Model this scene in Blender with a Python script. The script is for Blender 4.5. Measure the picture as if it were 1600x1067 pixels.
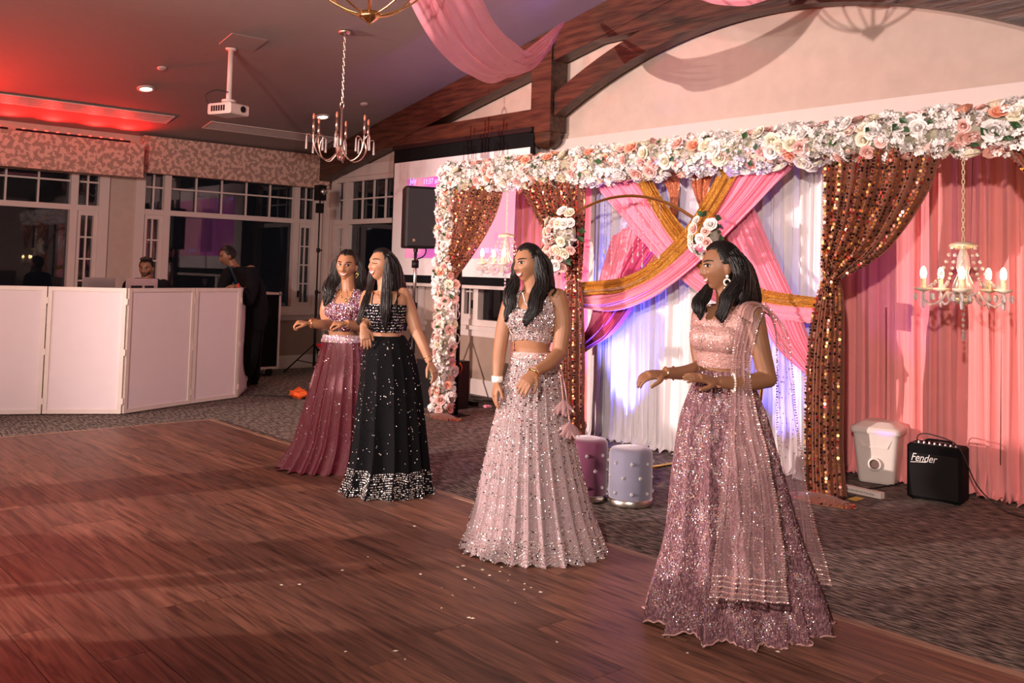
import bpy, math, random
import numpy as np
from mathutils import Vector, Matrix
random.seed(7); rng = np.random.RandomState(11)
SC = bpy.context.scene; COL = SC.collection
for o in list(bpy.data.objects): bpy.data.objects.remove(o)
pi = math.pi

# ------------------------------------------------------------ camera
FPX, PITCH, ROLL, YAW, PY, CH = 1475.0, math.radians(3.12), math.radians(1.53), math.radians(48.6), 346.0, 1.5
_f = np.array([-math.sin(YAW)*math.cos(PITCH), math.cos(YAW)*math.cos(PITCH), math.sin(PITCH)])
_r = np.array([math.cos(YAW), math.sin(YAW), 0.0]); _u = np.cross(_r, _f)
R2 = math.cos(ROLL)*_r + math.sin(ROLL)*_u; U2 = -math.sin(ROLL)*_r + math.cos(ROLL)*_u
CAM0 = np.array([0, 0, CH])
cd = bpy.data.cameras.new('camera'); cam = bpy.data.objects.new('camera', cd); COL.objects.link(cam)
cam.matrix_world = Matrix(((R2[0], U2[0], -_f[0], 0), (R2[1], U2[1], -_f[1], 0), (R2[2], U2[2], -_f[2], CH), (0, 0, 0, 1)))
cd.sensor_width = 36; cd.lens = FPX/1600*36; cd.shift_y = -(533.5-PY)/1600; cd.clip_start = .05
SC.camera = cam
VR = np.array([math.cos(YAW), math.sin(YAW), 0]); VA = np.array([-math.sin(YAW), math.cos(YAW), 0])   # level right / away directions

# ------------------------------------------------------------ world, lights, exposure
w = bpy.data.worlds.new('night'); SC.world = w; w.use_nodes = True
w.node_tree.nodes['Background'].inputs[0].default_value = (.010, .009, .010, 1)
w.node_tree.nodes['Background'].inputs[1].default_value = .6
SC.view_settings.view_transform = 'Standard'; SC.view_settings.look = 'None'; SC.view_settings.gamma = 1
SC.view_settings.use_curve_mapping = False
SC.view_settings.exposure = 0.13

def light(name, kind, loc, target, power, color, size=.3, size_y=None, spot=60, blend=.4):
    d = bpy.data.lights.new(name, kind); d.energy = power; d.color = color
    if kind == 'AREA':
        d.size = size
        if size_y: d.shape = 'RECTANGLE'; d.size_y = size_y
    else: d.shadow_soft_size = size
    if kind == 'SPOT': d.spot_size = math.radians(spot); d.spot_blend = blend
    o = bpy.data.objects.new(name, d); COL.objects.link(o); o.location = loc
    if target is not None: o.rotation_euler = (Vector(target)-Vector(loc)).to_track_quat('-Z', 'Y').to_euler()
    return o
light('flash_left', 'SPOT', (-1.8, -2.9, 3.1), (-9.0, 5.0, 2.0), 1050, (1, .84, .78), .10, spot=70, blend=.6)
light('flash_right', 'SPOT', (0.8, -2.0, 2.9), (-3.7, 6.0, 1.55), 1400, (1, .82, .74), .09, spot=58, blend=.6)
light('strobe_far_left', 'SPOT', (-8.6, -7.2, 2.0), (-4.9, 3.6, 1.0), 7500, (1, .76, .70), .05, spot=56, blend=.5)
light('room_fill', 'AREA', (-2.5, -3.5, 3.4), (-6, 4, .5), 30, (1, .72, .66), 4.0)
for yy in (1.4, 1.9, 2.4, 2.9, 3.4, 3.9, 4.3): light('red_wash', 'SPOT', (-12.55, yy, 3.12), (-11.7, yy, 3.62), 45, (1, .01, .008), .02, spot=165, blend=1)
light('red_wash_room', 'SPOT', (-12.45, 1.4, 3.14), (-11.4, 2.2, 4.35), 3000, (1, .03, .015), .1, spot=95, blend=1)
light('ceiling_warm_fill', 'SPOT', (-4.5, -1.5, 2.4), (-8.8, 4.2, 4.1), 800, (1, .58, .46), .5, spot=110, blend=1)  # added unseen fill spot that warms the ceiling, no fixture there
light('uplight_blue', 'SPOT', (-5.72, 6.28, .12), (-5.62, 6.50, 1.35), 380, (.10, .12, 1), .05, spot=62, blend=.8)
light('uplight_blue_right', 'SPOT', (-4.05, 6.28, .12), (-4.1, 6.50, 1.35), 130, (.10, .10, 1), .05, spot=60, blend=.8)
light('uplight_violet', 'SPOT', (-3.42, 6.62, .12), (-3.40, 6.86, 2.2), 40, (.40, .04, 1), .05, spot=46, blend=.9)
light('uplight_violet_left', 'SPOT', (-6.35, 6.5, .12), (-6.9, 7.0, 1.8), 130, (.55, .08, 1), .05, spot=80, blend=.9)
light('violet_beam', 'SPOT', (-3.4, 5.6, .4), (-6.6, 6.3, 4.45), 14, (.35, .08, 1), .05, spot=26, blend=.8)
light('pink_beam', 'SPOT', (-5.5, -6.0, 2.8), (-7.8, 3.4, .9), 160, (1, .35, .45), .1, spot=60, blend=.8)

# ------------------------------------------------------------ materials
def mat(name, c, rough=.6, metal=0, var=.12, scale=8, bump=0, bscale=60, spec=.5, emit=None, estr=0, trans=0, alpha=1, sheen=0, stretch=None, coat=0):
    m = bpy.data.materials.new(name); m.use_nodes = True; nt = m.node_tree; b = nt.nodes['Principled BSDF']
    b.inputs['Roughness'].default_value = rough; b.inputs['Metallic'].default_value = metal
    b.inputs['Specular IOR Level'].default_value = spec
    tc = nt.nodes.new('ShaderNodeTexCoord'); mp = nt.nodes.new('ShaderNodeMapping'); nt.links.new(tc.outputs['Object'], mp.inputs[0])
    if stretch: mp.inputs['Scale'].default_value = stretch
    nz = nt.nodes.new('ShaderNodeTexNoise'); nz.inputs['Scale'].default_value = scale; nz.inputs['Detail'].default_value = 3
    nt.links.new(mp.outputs[0], nz.inputs['Vector'])
    mx = nt.nodes.new('ShaderNodeMix'); mx.data_type = 'RGBA'
    nt.links.new(nz.outputs['Fac'], mx.inputs['Factor'])
    mx.inputs['A'].default_value = (*[x*(1-var) for x in c], 1); mx.inputs['B'].default_value = (*[min(1, x*(1+var)) for x in c], 1)
    nt.links.new(mx.outputs['Result'], b.inputs['Base Color'])
    if bump:
        n2 = nt.nodes.new('ShaderNodeTexNoise'); n2.inputs['Scale'].default_value = bscale; nt.links.new(mp.outputs[0], n2.inputs['Vector'])
        bp = nt.nodes.new('ShaderNodeBump'); bp.inputs['Strength'].default_value = bump; bp.inputs['Distance'].default_value = .01
        nt.links.new(n2.outputs['Fac'], bp.inputs['Height']); nt.links.new(bp.outputs[0], b.inputs['Normal'])
    if emit: b.inputs['Emission Color'].default_value = (*emit, 1); b.inputs['Emission Strength'].default_value = estr
    if trans: b.inputs['Transmission Weight'].default_value = trans
    if alpha < 1: b.inputs['Alpha'].default_value = alpha
    if sheen: b.inputs['Sheen Weight'].default_value = sheen
    if coat: b.inputs['Coat Weight'].default_value = coat
    return m
def nodes(m): return m.node_tree, m.node_tree.nodes['Principled BSDF']

M = {}
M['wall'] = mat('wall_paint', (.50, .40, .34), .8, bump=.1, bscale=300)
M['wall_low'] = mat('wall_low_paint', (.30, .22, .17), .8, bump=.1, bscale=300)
M['ceil'] = mat('ceiling_paint', (.30, .25, .23), .85, bump=.25, bscale=220, var=.05)
M['trim'] = mat('white_trim', (.62, .54, .50), .45, var=.04)
M['dark'] = mat('black_plastic', (.006, .0055, .006), .5, var=.2, spec=.3)
M['fabric_black'] = mat('black_cloth', (.004, .004, .005), .9, var=.3, spec=.2)
M['metal'] = mat('brushed_metal', (.6, .55, .5), .3, 1, var=.08)
M['chrome'] = mat('chrome', (.8, .8, .8), .12, 1, var=.02)
M['brass'] = mat('brass', (.80, .50, .20), .22, 1, var=.1)
M['nickel'] = mat('aged_nickel', (.80, .62, .52), .28, 1, var=.1)
M['panel'] = mat('white_scrim', (.80, .72, .74), .8, var=.03, bump=.1, bscale=800)
M['alu'] = mat('cream_frame', (.75, .68, .62), .4, var=.05)
M['white_drape'] = mat('white_drape', (.84, .80, .80), .75, var=.03, sheen=.3)
M['pink_drape'] = mat('pink_drape', (.92, .33, .32), .7, var=.06, sheen=.3)
M['pink_swag'] = mat('pink_swag', (.92, .30, .42), .55, var=.05, sheen=.4)
M['magenta'] = mat('magenta_swag', (.55, .05, .16), .55, var=.1, sheen=.3)
M['sheer_pink'] = mat('sheer_pink', (.95, .33, .42), .6, var=.08, alpha=.86, sheen=.3)
M['leaf'] = mat('leaf_green', (.03, .09, .03), .5, var=.5, scale=30)
M['rose_cream'] = mat('rose_cream', (.88, .82, .66), .6, var=.08, scale=30)
M['rose_white'] = mat('rose_white', (.88, .85, .82), .6, var=.05, scale=30)
M['rose_blush'] = mat('rose_blush', (.88, .58, .52), .6, var=.1, scale=30)
M['rose_peach'] = mat('rose_peach', (.90, .46, .32), .6, var=.12, scale=30)
M['bud'] = mat('rose_bud_green', (.45, .45, .16), .6, var=.2, scale=30)
M['crystal'] = mat('crystal', (.95, .93, .92), .05, var=.02, trans=.6, spec=1)
M['cream_metal'] = mat('cream_metal', (.85, .72, .52), .35, .3, var=.05)
M['candle'] = mat('candle_sleeve', (.90, .80, .62), .5, var=.03)
M['flame'] = mat('bulb_glow', (1, .8, .5), .3, emit=(1, .62, .25), estr=28)
M['bulb'] = mat('unlit_bulb', (.75, .30, .18), .2, var=.1, trans=.3)
M['canlight'] = mat('can_light', (1, .9, .8), .3, emit=(1, .85, .68), estr=6)
M['gold_tube'] = mat('gold_tube', (.85, .52, .15), .18, 1, var=.1)
M['white_plastic'] = mat('white_plastic', (.80, .72, .66), .4, var=.04)
M['red_plastic'] = mat('red_plastic', (.7, .02, .03), .4)
M['orange_cloth'] = mat('orange_cloth', (.85, .14, .02), .8)
M['cable'] = mat('cable_rubber', (.01, .01, .01), .5)
M['paper'] = mat('paper', (.80, .74, .66), .7)
M['paper_print'] = mat('paper_print', (.12, .10, .10), .7)
M['yellow'] = mat('yellow_card', (.65, .45, .08), .7)
M['laptop'] = mat('laptop_alu', (.42, .40, .40), .35, .6)
M['velvet_grey'] = mat('velvet_grey', (.20, .20, .28), .7, var=.25, scale=5, sheen=.8)
M['velvet_pink'] = mat('velvet_pink', (.16, .025, .08), .7, var=.2, scale=5, sheen=.8)
M['text_white'] = mat('text_white', (.9, .88, .85), .5)

def mixmat(name, c1, c2, tex='noise', scale=10, lo=.45, hi=.55, rough=.6, metal=0, stretch=(1,1,1), bump=0, coord='Object', detail=4):
    m = mat(name, c1, rough, metal); nt, b = nodes(m)
    tc = nt.nodes.new('ShaderNodeTexCoord'); mp = nt.nodes.new('ShaderNodeMapping'); mp.inputs['Scale'].default_value = stretch
    nt.links.new(tc.outputs[coord], mp.inputs[0])
    if tex == 'noise':
        t = nt.nodes.new('ShaderNodeTexNoise'); t.inputs['Scale'].default_value = scale; t.inputs['Detail'].default_value = detail; out = t.outputs['Fac']
    elif tex == 'voronoi':
        t = nt.nodes.new('ShaderNodeTexVoronoi'); t.inputs['Scale'].default_value = scale; out = t.outputs['Distance']
    elif tex == 'wave':
        t = nt.nodes.new('ShaderNodeTexWave'); t.inputs['Scale'].default_value = scale; t.inputs['Distortion'].default_value = 3; out = t.outputs['Fac']
    nt.links.new(mp.outputs[0], t.inputs['Vector'])
    rp = nt.nodes.new('ShaderNodeMapRange'); rp.inputs['From Min'].default_value = lo; rp.inputs['From Max'].default_value = hi
    nt.links.new(out, rp.inputs['Value'])
    mx = nt.nodes.new('ShaderNodeMix'); mx.data_type = 'RGBA'; nt.links.new(rp.outputs[0], mx.inputs['Factor'])
    mx.inputs['A'].default_value = (*c1, 1); mx.inputs['B'].default_value = (*c2, 1); nt.links.new(mx.outputs['Result'], b.inputs['Base Color'])
    if bump:
        bp = nt.nodes.new('ShaderNodeBump'); bp.inputs['Strength'].default_value = bump; bp.inputs['Distance'].default_value = .01
        nt.links.new(rp.outputs[0], bp.inputs['Height']); nt.links.new(bp.outputs[0], b.inputs['Normal'])
    return m
M['carpet'] = mixmat('carpet', (.035, .024, .020), (.36, .28, .23), scale=1, lo=.42, hi=.66, rough=.95, stretch=(11, 62, 1), bump=.9)
M['beam'] = mixmat('stained_timber', (.022, .009, .005), (.085, .032, .016), scale=2.5, lo=.35, hi=.65, rough=.42, stretch=(1, 8, 9), bump=.15)
M['edging'] = mixmat('edging_wood', (.20, .11, .07), (.34, .20, .13), scale=3, rough=.5, stretch=(1, 12, 1))
def wood(i, c):
    m = mat('plank_wood_%d' % i, c, .48, spec=.35); nt, b = nodes(m)
    tc = nt.nodes.new('ShaderNodeTexCoord'); mp = nt.nodes.new('ShaderNodeMapping'); mp.inputs['Scale'].default_value = (1.6, 22, 1)
    mp.inputs['Location'].default_value = (i*3.3, i*7.1, 0)
    oi = nt.nodes.new('ShaderNodeObjectInfo'); ad = nt.nodes.new('ShaderNodeVectorMath'); ad.operation = 'ADD'
    cb = nt.nodes.new('ShaderNodeMath'); cb.operation = 'MULTIPLY'; cb.inputs[1].default_value = 40; nt.links.new(oi.outputs['Random'], cb.inputs[0])
    nt.links.new(tc.outputs['Object'], ad.inputs[0]); nt.links.new(cb.outputs[0], ad.inputs[1]); nt.links.new(ad.outputs[0], mp.inputs[0])
    n = nt.nodes.new('ShaderNodeTexNoise'); n.inputs['Scale'].default_value = 1.4; n.inputs['Detail'].default_value = 6; n.inputs['Distortion'].default_value = 1.2
    nt.links.new(mp.outputs[0], n.inputs['Vector'])
    cr = nt.nodes.new('ShaderNodeValToRGB'); cr.color_ramp.elements[0].position = .32; cr.color_ramp.elements[1].position = .68
    cr.color_ramp.elements[0].color = (*[x*.36 for x in c], 1); cr.color_ramp.elements[1].color = (*[min(1, x*1.55) for x in c], 1)
    e = cr.color_ramp.elements.new(.5); e.color = (*c, 1)
    nt.links.new(n.outputs['Fac'], cr.inputs[0]); nt.links.new(cr.outputs[0], b.inputs['Base Color'])
    return m
WOODS = [wood(i, c) for i, c in enumerate([(.165, .072, .046), (.14, .060, .038), (.19, .085, .054), (.15, .070, .048), (.12, .054, .036)])]
M['valance'] = mixmat('floral_brocade', (.36, .24, .19), (.66, .44, .36), 'noise', scale=17, lo=.49, hi=.52, rough=.7, detail=2.5)
g = mat('window_glass', (.02, .02, .025), .02, spec=.9); M['glass'] = g
nt, b = nodes(g); b.inputs['Specular IOR Level'].default_value = .5; b.inputs['Transmission Weight'].default_value = 1; b.inputs['IOR'].default_value = 1.5; b.inputs['Base Color'].default_value = (.45, .45, .5, 1)
for l in list(b.inputs['Base Color'].links): nt.links.remove(l)

# ------------------------------------------------------------ mesh helpers
class MB:
    def __init__(s): s.v = []; s.f = []; s.m = []; s.n = 0
    def add(s, V, F, mi=0):
        V = np.asarray(V, float).reshape(-1, 3); s.v.append(V); n = s.n
        s.f += [tuple(i+n for i in f) for f in F]; s.m += [mi]*len(F); s.n += len(V); return s
    def box(s, a, b, mi=0):
        x0, y0, z0 = a; x1, y1, z1 = b
        V = [(x, y, z) for z in (z0, z1) for y in (y0, y1) for x in (x0, x1)]
        return s.add(V, [(0, 2, 3, 1), (4, 5, 7, 6), (0, 1, 5, 4), (2, 6, 7, 3), (0, 4, 6, 2), (1, 3, 7, 5)], mi)
    def prism(s, poly, y0, y1, mi=0, axis=1):
        n = len(poly); V = []
        for y in (y0, y1):
            for p in poly: V.append((p[0], y, p[1]) if axis == 1 else ((y, p[0], p[1]) if axis == 0 else (p[0], p[1], y)))
        F = [tuple(range(n))[::-1], tuple(range(n, 2*n))]+[(i, (i+1) % n, n+(i+1) % n, n+i) for i in range(n)]
        return s.add(V, F, mi)
    def tube(s, P, r, n=8, mi=0, caps=True, up=None, flat=1.0):
        P = np.asarray(P, float); k = len(P)
        r = np.full(k, r) if np.isscalar(r) else np.asarray(r, float)
        if np.ndim(flat) == 0: flat = np.full(k, flat)
        T = np.gradient(P, axis=0) if k > 1 else np.array([[0, 0, 1.]])
        T /= np.linalg.norm(T, axis=1)[:, None]+1e-12
        a = np.array(up, float) if up is not None else (np.array([0, 0, 1.]) if abs(T[0][2]) < .9 else np.array([1., 0, 0]))
        V = []
        for i in range(k):
            a = a-T[i]*(a@T[i]); a /= np.linalg.norm(a)+1e-12; b_ = np.cross(T[i], a)
            for j in range(n):
                t = 2*pi*j/n; V.append(P[i]+r[i]*(math.cos(t)*a*flat[i]+math.sin(t)*b_))
        F = [(i*n+j, i*n+(j+1) % n, (i+1)*n+(j+1) % n, (i+1)*n+j) for i in range(k-1) for j in range(n)]
        if caps: F += [tuple(range(n))[::-1], tuple((k-1)*n+j for j in range(n))]
        return s.add(V, F, mi)
    def lathe(s, prof, c=(0, 0, 0), n=16, mi=0, caps=True):
        V = [(c[0]+r*math.cos(2*pi*j/n), c[1]+r*math.sin(2*pi*j/n), c[2]+z) for r, z in prof for j in range(n)]
        k = len(prof)
        F = [(i*n+j, i*n+(j+1) % n, (i+1)*n+(j+1) % n, (i+1)*n+j) for i in range(k-1) for j in range(n)]
        if caps: F += [tuple(range(n))[::-1], tuple((k-1)*n+j for j in range(n))]
        return s.add(V, F, mi)
    def grid(s, G, mi=0, closed=False):
        G = np.asarray(G, float); a, b_ = G.shape[:2]
        bb = b_ if closed else b_-1
        F = [(i*b_+j, i*b_+(j+1) % b_, (i+1)*b_+(j+1) % b_, (i+1)*b_+j) for i in range(a-1) for j in range(bb)]
        return s.add(G.reshape(-1, 3), F, mi)
    def ball(s, c, r, n=8, m=6, mi=0, R=None):
        r = (r, r, r) if np.isscalar(r) else r
        V = [(0, 0, -1)]+[(math.cos(2*pi*j/n)*math.sin(pi*i/m), math.sin(2*pi*j/n)*math.sin(pi*i/m), -math.cos(pi*i/m)) for i in range(1, m) for j in range(n)]+[(0, 0, 1)]
        V = np.array(V)*np.array(r)
        if R is not None: V = V@np.asarray(R).T
        V = V+np.array(c)
        F = [(0, 1+(j+1) % n, 1+j) for j in range(n)]
        F += [(1+i*n+j, 1+i*n+(j+1) % n, 1+(i+1)*n+(j+1) % n, 1+(i+1)*n+j) for i in range(m-2) for j in range(n)]
        L = 1+(m-1)*n; F += [(L-n+j, L-n+(j+1) % n, L) for j in range(n)]
        return s.add(V, F, mi)
    def xform(s, R=None, t=(0, 0, 0), sc=1):
        V = np.vstack(s.v)*sc
        if R is not None: V = V@np.asarray(R).T
        s.v = [V+np.array(t)]; return s
    def mesh(s, name, mats, smooth=False):
        me = bpy.data.meshes.new(name); me.from_pydata(np.vstack(s.v).tolist(), [], s.f)
        for m in (mats if isinstance(mats, (list, tuple)) else [mats]): me.materials.append(M[m] if isinstance(m, str) else m)
        me.polygons.foreach_set('material_index', s.m)
        if smooth: me.polygons.foreach_set('use_smooth', [True]*len(s.f))
        me.update(); return me
    def build(s, name, mats, parent=None, smooth=False, **k):
        o = bpy.data.objects.new(name, s.mesh(name, mats, smooth)); COL.objects.link(o)
        if parent is not None: attach(o, parent)
        tag(o, **k); return o
def attach(o, parent):
    o.parent = parent
    o.matrix_parent_inverse = Matrix.Translation(-Vector(WLOC.get(parent.name, (0, 0, 0))))
WLOC = {}
def tag(o, label=None, cat=None, group=None, kind=None):
    if label: o['label'] = label
    if cat: o['category'] = cat
    if group: o['group'] = group
    if kind: o['kind'] = kind
    return o
def thing(name, loc, label, cat, group=None):
    o = bpy.data.objects.new(name, None); COL.objects.link(o); o.location = loc; o.empty_display_size = .1
    WLOC[o.name] = tuple(loc); return tag(o, label, cat, group)
def ray(x, y): return _f+R2*(x-800)/FPX-U2*(y-PY)/FPX
def at(x, y, D): return CAM0+ray(x, y)*D
def onY(x, y, Y): d = ray(x, y); return CAM0+d*(Y/d[1])
def onX(x, y, X): d = ray(x, y); return CAM0+d*(X/d[0])
def onZ(x, y, Z=0): d = ray(x, y); return CAM0+d*((Z-CH)/d[2])
def depth(p): return (np.asarray(p, float)-CAM0)@_f
def spline(P, n):
    """Catmull-Rom resample of a point list"""
    P = np.asarray(P, float); k = len(P)
    if k == 2: t = np.linspace(0, 1, n)[:, None]; return P[0]*(1-t)+P[1]*t
    Q = np.vstack([2*P[0]-P[1], P, 2*P[-1]-P[-2]])
    seg = np.r_[0, np.cumsum(np.linalg.norm(np.diff(P, axis=0), axis=1)+1e-9)]; out = []
    for s_ in np.linspace(0, seg[-1], n):
        i = min(max(np.searchsorted(seg, s_, side='right')-1, 0), k-2); t = (s_-seg[i])/(seg[i+1]-seg[i])
        a, b_, c, d = Q[i:i+4]; out.append(.5*((2*b_)+(-a+c)*t+(2*a-5*b_+4*c-d)*t*t+(-a+3*b_-3*c+d)*t**3))
    return np.array(out)
def noise1(x, seed=0): return np.sin(x*1.7+seed)+.5*np.sin(x*3.9+seed*2.3)+.25*np.sin(x*8.3+seed*5.1)

# ------------------------------------------------------------ the room
XA, YB, YBACK, XR, XC, ZE, SL = -12.75, 7.45, -8.0, 2.85, -4.95, 3.2, .2
ceilz = lambda x: ZE+SL*((x-XA) if x < XC else (2*XC-x-XA))
MB().box((XA-.3, YBACK-.3, -.2), (XR+.3, YB+.3, 0)).build('floor', 'carpet', kind='structure')
c = MB(); c.prism([(XA-.2, ceilz(XA-.2)), (XC, ceilz(XC)), (XR+.2, ceilz(XR+.2)), (XR+.2, ceilz(XR)+.2), (XC, ceilz(XC)+.25), (XA-.2, ZE+.2)][::-1], YBACK-.2, YB+.2)
c.build('ceiling', 'ceil', kind='structure')

def wall_with_holes(name, axis, pos, thick, a0, a1, holes, z_top, low=None, extra=None):
    """axis 'x': wall in plane x=pos running along y; axis 'y': plane y=pos along x"""
    mb = MB()
    def bx(u0, u1, z0, z1, mi=0):
        if u1-u0 < 1e-4 or z1-z0 < 1e-4: return
        if axis == 'x': mb.box((pos-thick, u0, z0), (pos, u1, z1), mi)
        else: mb.box((u0, pos, z0), (u1, pos+thick, z1), mi)
    zs0, zs1 = holes[0][2], holes[0][3]
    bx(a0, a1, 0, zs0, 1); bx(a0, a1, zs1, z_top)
    e = a0
    for h in sorted(holes): bx(e, h[0], zs0, zs1); e = h[1]
    bx(e, a1, zs0, zs1)
    if extra: extra(mb)
    return mb.build(name, ['wall', 'wall_low'], kind='structure')
Z0, Z1, ZR = .86, 2.84, 2.19
holesA = [(1.45, 4.12, Z0, Z1), (4.60, 7.28, Z0, Z1), (-1.7, .98, Z0, Z1)]
holesB = [(-12.52, -10.2, Z0, Z1), (-9.42, -6.60, Z0, Z1), (-6.31, -3.44, Z0, Z1), (-3.21, -.35, Z0, Z1)]
wall_with_holes('wall_left', 'x', XA, .2, YBACK-.2, YB+.2, holesA, ZE)
def gable(mb): mb.prism([(XA, ZE), (XR, ZE), (XR, ceilz(XR)), (XC, ceilz(XC))][::1], YB, YB+.2)
wall_with_holes('wall_back', 'y', YB, .2, XA, XR, holesB, ZE, extra=gable)
MB().box((XR, YBACK-.2, 0), (XR+.2, YB+.2, ZE)).build('wall_right', 'wall', kind='structure')
q = MB(); q.box((XA-.2, YBACK-.2, 0), (XR+.2, YBACK, ZE)); q.prism([(XA-.2, ZE), (XR+.2, ZE), (XC, ceilz(XC))], YBACK-.2, YBACK)
q.build('wall_front', 'wall', kind='structure')

def window(idx, axis, pos, u0, u1, side=.36, ncol=5):
    """three-light window with transom row, frame, muntins and separate panes"""
    o = thing('window_%d' % idx, (pos, u0, 0) if axis == 'x' else (u0, pos, 0), None, None); o['kind'] = 'structure'
    s = -1 if axis == 'x' else 1
    def B(mb, a, b_, z0, z1, d0, d1):       # d measured from wall face, positive into the room
        if axis == 'x': mb.box((pos+min(d0, d1), a, z0), (pos+max(d0, d1), b_, z1))
        else: mb.box((a, pos-max(d0, d1), z0), (b_, pos-min(d0, d1), z1))
    fr = MB(); t = .055
    B(fr, u0-.07, u0+t, Z0-.02, Z1+.02, -.08, .03); B(fr, u1-t, u1+.07, Z0-.02, Z1+.02, -.08, .03)
    B(fr, u0+t, u1-t, Z1-t, Z1+.02, -.08, .025); B(fr, u0+t, u1-t, Z0-.02, Z0+t, -.08, .025)
    m1, m2 = u0+side, u1-side
    B(fr, u0+t, u1-t, ZR-.035, ZR+.035, -.078, .02)
    for m_ in (m1, m2): B(fr, m_-.045, m_+.045, Z0+t, ZR-.035, -.077, .028); B(fr, m_-.045, m_+.045, ZR+.035, Z1-t, -.077, .028)
    fr.build('window_frame', 'trim', o)
    cells = [(u0+t, m1-.045), (m1+.045, m2-.045), (m2+.045, u1-t)]
    for k, (a, b_) in enumerate(cells):
        n = ncol if k == 1 else 2
        mu = MB()                                       # upper muntins
        for i in range(1, n): x = a+(b_-a)*i/n; B(mu, x-.011, x+.011, ZR+.035, Z1-t, -.05, -.025)
        zz = ZR+.035+(Z1-t-ZR-.035)*.54; B(mu, a, b_, zz-.011, zz+.011, -.049, -.026)
        mu.build('muntin', 'trim', o)
        gp = MB(); B(gp, a, b_, ZR+.035, Z1-t, -.066, -.060); gp.build('pane', 'glass', o)
        if k != 1:
            sa = MB(); z0, z1 = Z0+t, ZR-.035           # opening side sash with its own stiles
            B(sa, a, a+.05, z0, z1, -.06, .005); B(sa, b_-.05, b_, z0, z1, -.06, .005)
            B(sa, a+.05, b_-.05, z0, z0+.06, -.06, .005); B(sa, a+.05, b_-.05, z1-.06, z1, -.06, .005)
            xm = (a+b_)/2; B(sa, xm-.01, xm+.01, z0+.06, z1-.06, -.045, -.02)
            for i in range(1, 4): z = z0+.06+(z1-z0-.12)*i/4; B(sa, a+.05, b_-.05, z-.01, z+.01, -.044, -.021)
            sa.build('sash', 'trim', o)
            h = MB(); B(h, (a+.02) if k else b_-.035, (a+.035) if k else b_-.02, 1.05, 1.15, .005, .035); h.build('window_latch', 'dark', o)
            gp = MB(); B(gp, a+.05, b_-.05, z0+.06, z1-.06, -.055, -.050); gp.build('pane', 'glass', o)
        else:
            gp = MB(); B(gp, a, b_, Z0+t, ZR-.035, -.066, -.060); gp.build('pane', 'glass', o)
    si = MB(); B(si, u0-.10, u1+.10, Z0-.07, Z0-.02, -.02, .07); B(si, u0-.07, u1+.07, Z0-.15, Z0-.07, 0, .025); si.build('window_sill', 'trim', o)
    return o
n = 1
for h in holesA: window(n, 'x', XA, h[0], h[1]); n += 1
for h in holesB: window(n, 'y', YB, h[0], h[1]); n += 1
# baseboards and the white board above the windows
MB().box((XA, YBACK, 0), (XA+.025, YB, .17)).box((XA, YBACK, .17), (XA+.018, YB, .19)).build('baseboard_left', 'trim', kind='structure')
MB().box((XA+.03, YB-.025, 0), (XR, YB, .17)).box((XA+.03, YB-.018, .17), (XR, YB, .19)).build('baseboard_back', M['trim'], kind='structure')
MB().box((XA+.02, YB-.035, 2.86), (XR, YB, 3.02)).box((XA+.02, YB-.05, 2.855), (XR, YB, 2.885)).build('trim_1', 'trim', kind='structure')
MB().box((XA, YB-.07, .19), (XA+.06, YB, 2.85)).build('trim_2', 'trim', kind='structure')

# valances over the windows of the left wall
def valance(y0, y1, d, zt, zb, lab, zcut=None):
    o = thing('window_valance', (XA, (y0+y1)/2, zb), lab, 'valance')
    MB().box((XA+.002, y0, zb), (XA+d, y1, zt)).build('board', 'valance', o)
    MB().box((XA+.002, y0-.004, zb-.018), (XA+d+.006, y1+.004, zb-.001)).build('hem', 'valance', o)
    return o
valance(1.2, 4.50, .34, 3.05, 2.63, 'boxed floral brocade valance under the red light bars, left of the pillar')
valance(4.56, 7.38, .16, 3.195, 2.72, 'floral brocade valance over the window beside the room corner')
# red light bars on the deeper valance
for k, (a, b_) in enumerate([(1.3, 2.9), (3.0, 4.35)]):
    o = thing('light_bar', (XA+.2, (a+b_)/2, 3.05), ['black bar of red lights on the valance at the left edge', 'black bar of red lights on the valance close to the pillar'][k], 'light bar', 'red light bars on the valance')
    MB().box((XA+.16, a, 3.052), (XA+.24, b_, 3.09)).build('housing', 'dark', o)
    rl = mat('red_lens', (1, .05, .03), .2, emit=(1, .03, .02), estr=9)
    for y in np.arange(a+.08, b_-.05, .13): MB().ball((XA+.2, y, 3.095), (.02, .02, .012), 8, 4).build('lens', rl, o)

# ceiling pieces
def ceil_pt(x, y): d = ray(x, y); t = (ZE-CH-SL*XA)/(d[2]-SL*d[0]); return CAM0+d*t
ca, sa_ = math.cos(math.atan(SL)), math.sin(math.atan(SL))
RC = np.array([[ca, 0, -sa_], [0, 1, 0], [sa_, 0, ca]])
for k, (px, py) in enumerate([(228, 138), (504, 182)]):
    p = ceil_pt(px, py); o = thing('recessed_light', p, ['lit recessed ceiling light in the red glow, left of the projector', 'lit recessed ceiling light behind the candle chandelier'][k], 'ceiling light', 'recessed ceiling lights')
    MB().lathe([(.10, 0), (.10, -.012), (.072, -.016), (.066, -.006)], n=24).xform(RC, p).build('trim_ring', 'trim', o, smooth=False)
    MB().lathe([(.066, -.008), (.001, -.010)], n=20, caps=False).xform(RC, p).build('lamp', 'canlight', o)
    light('can_%d' % k, 'SPOT', p+[0, 0, -.05], p+[0, 0, -3], 25, (1, .8, .6), .05, spot=90, blend=.8)
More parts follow.
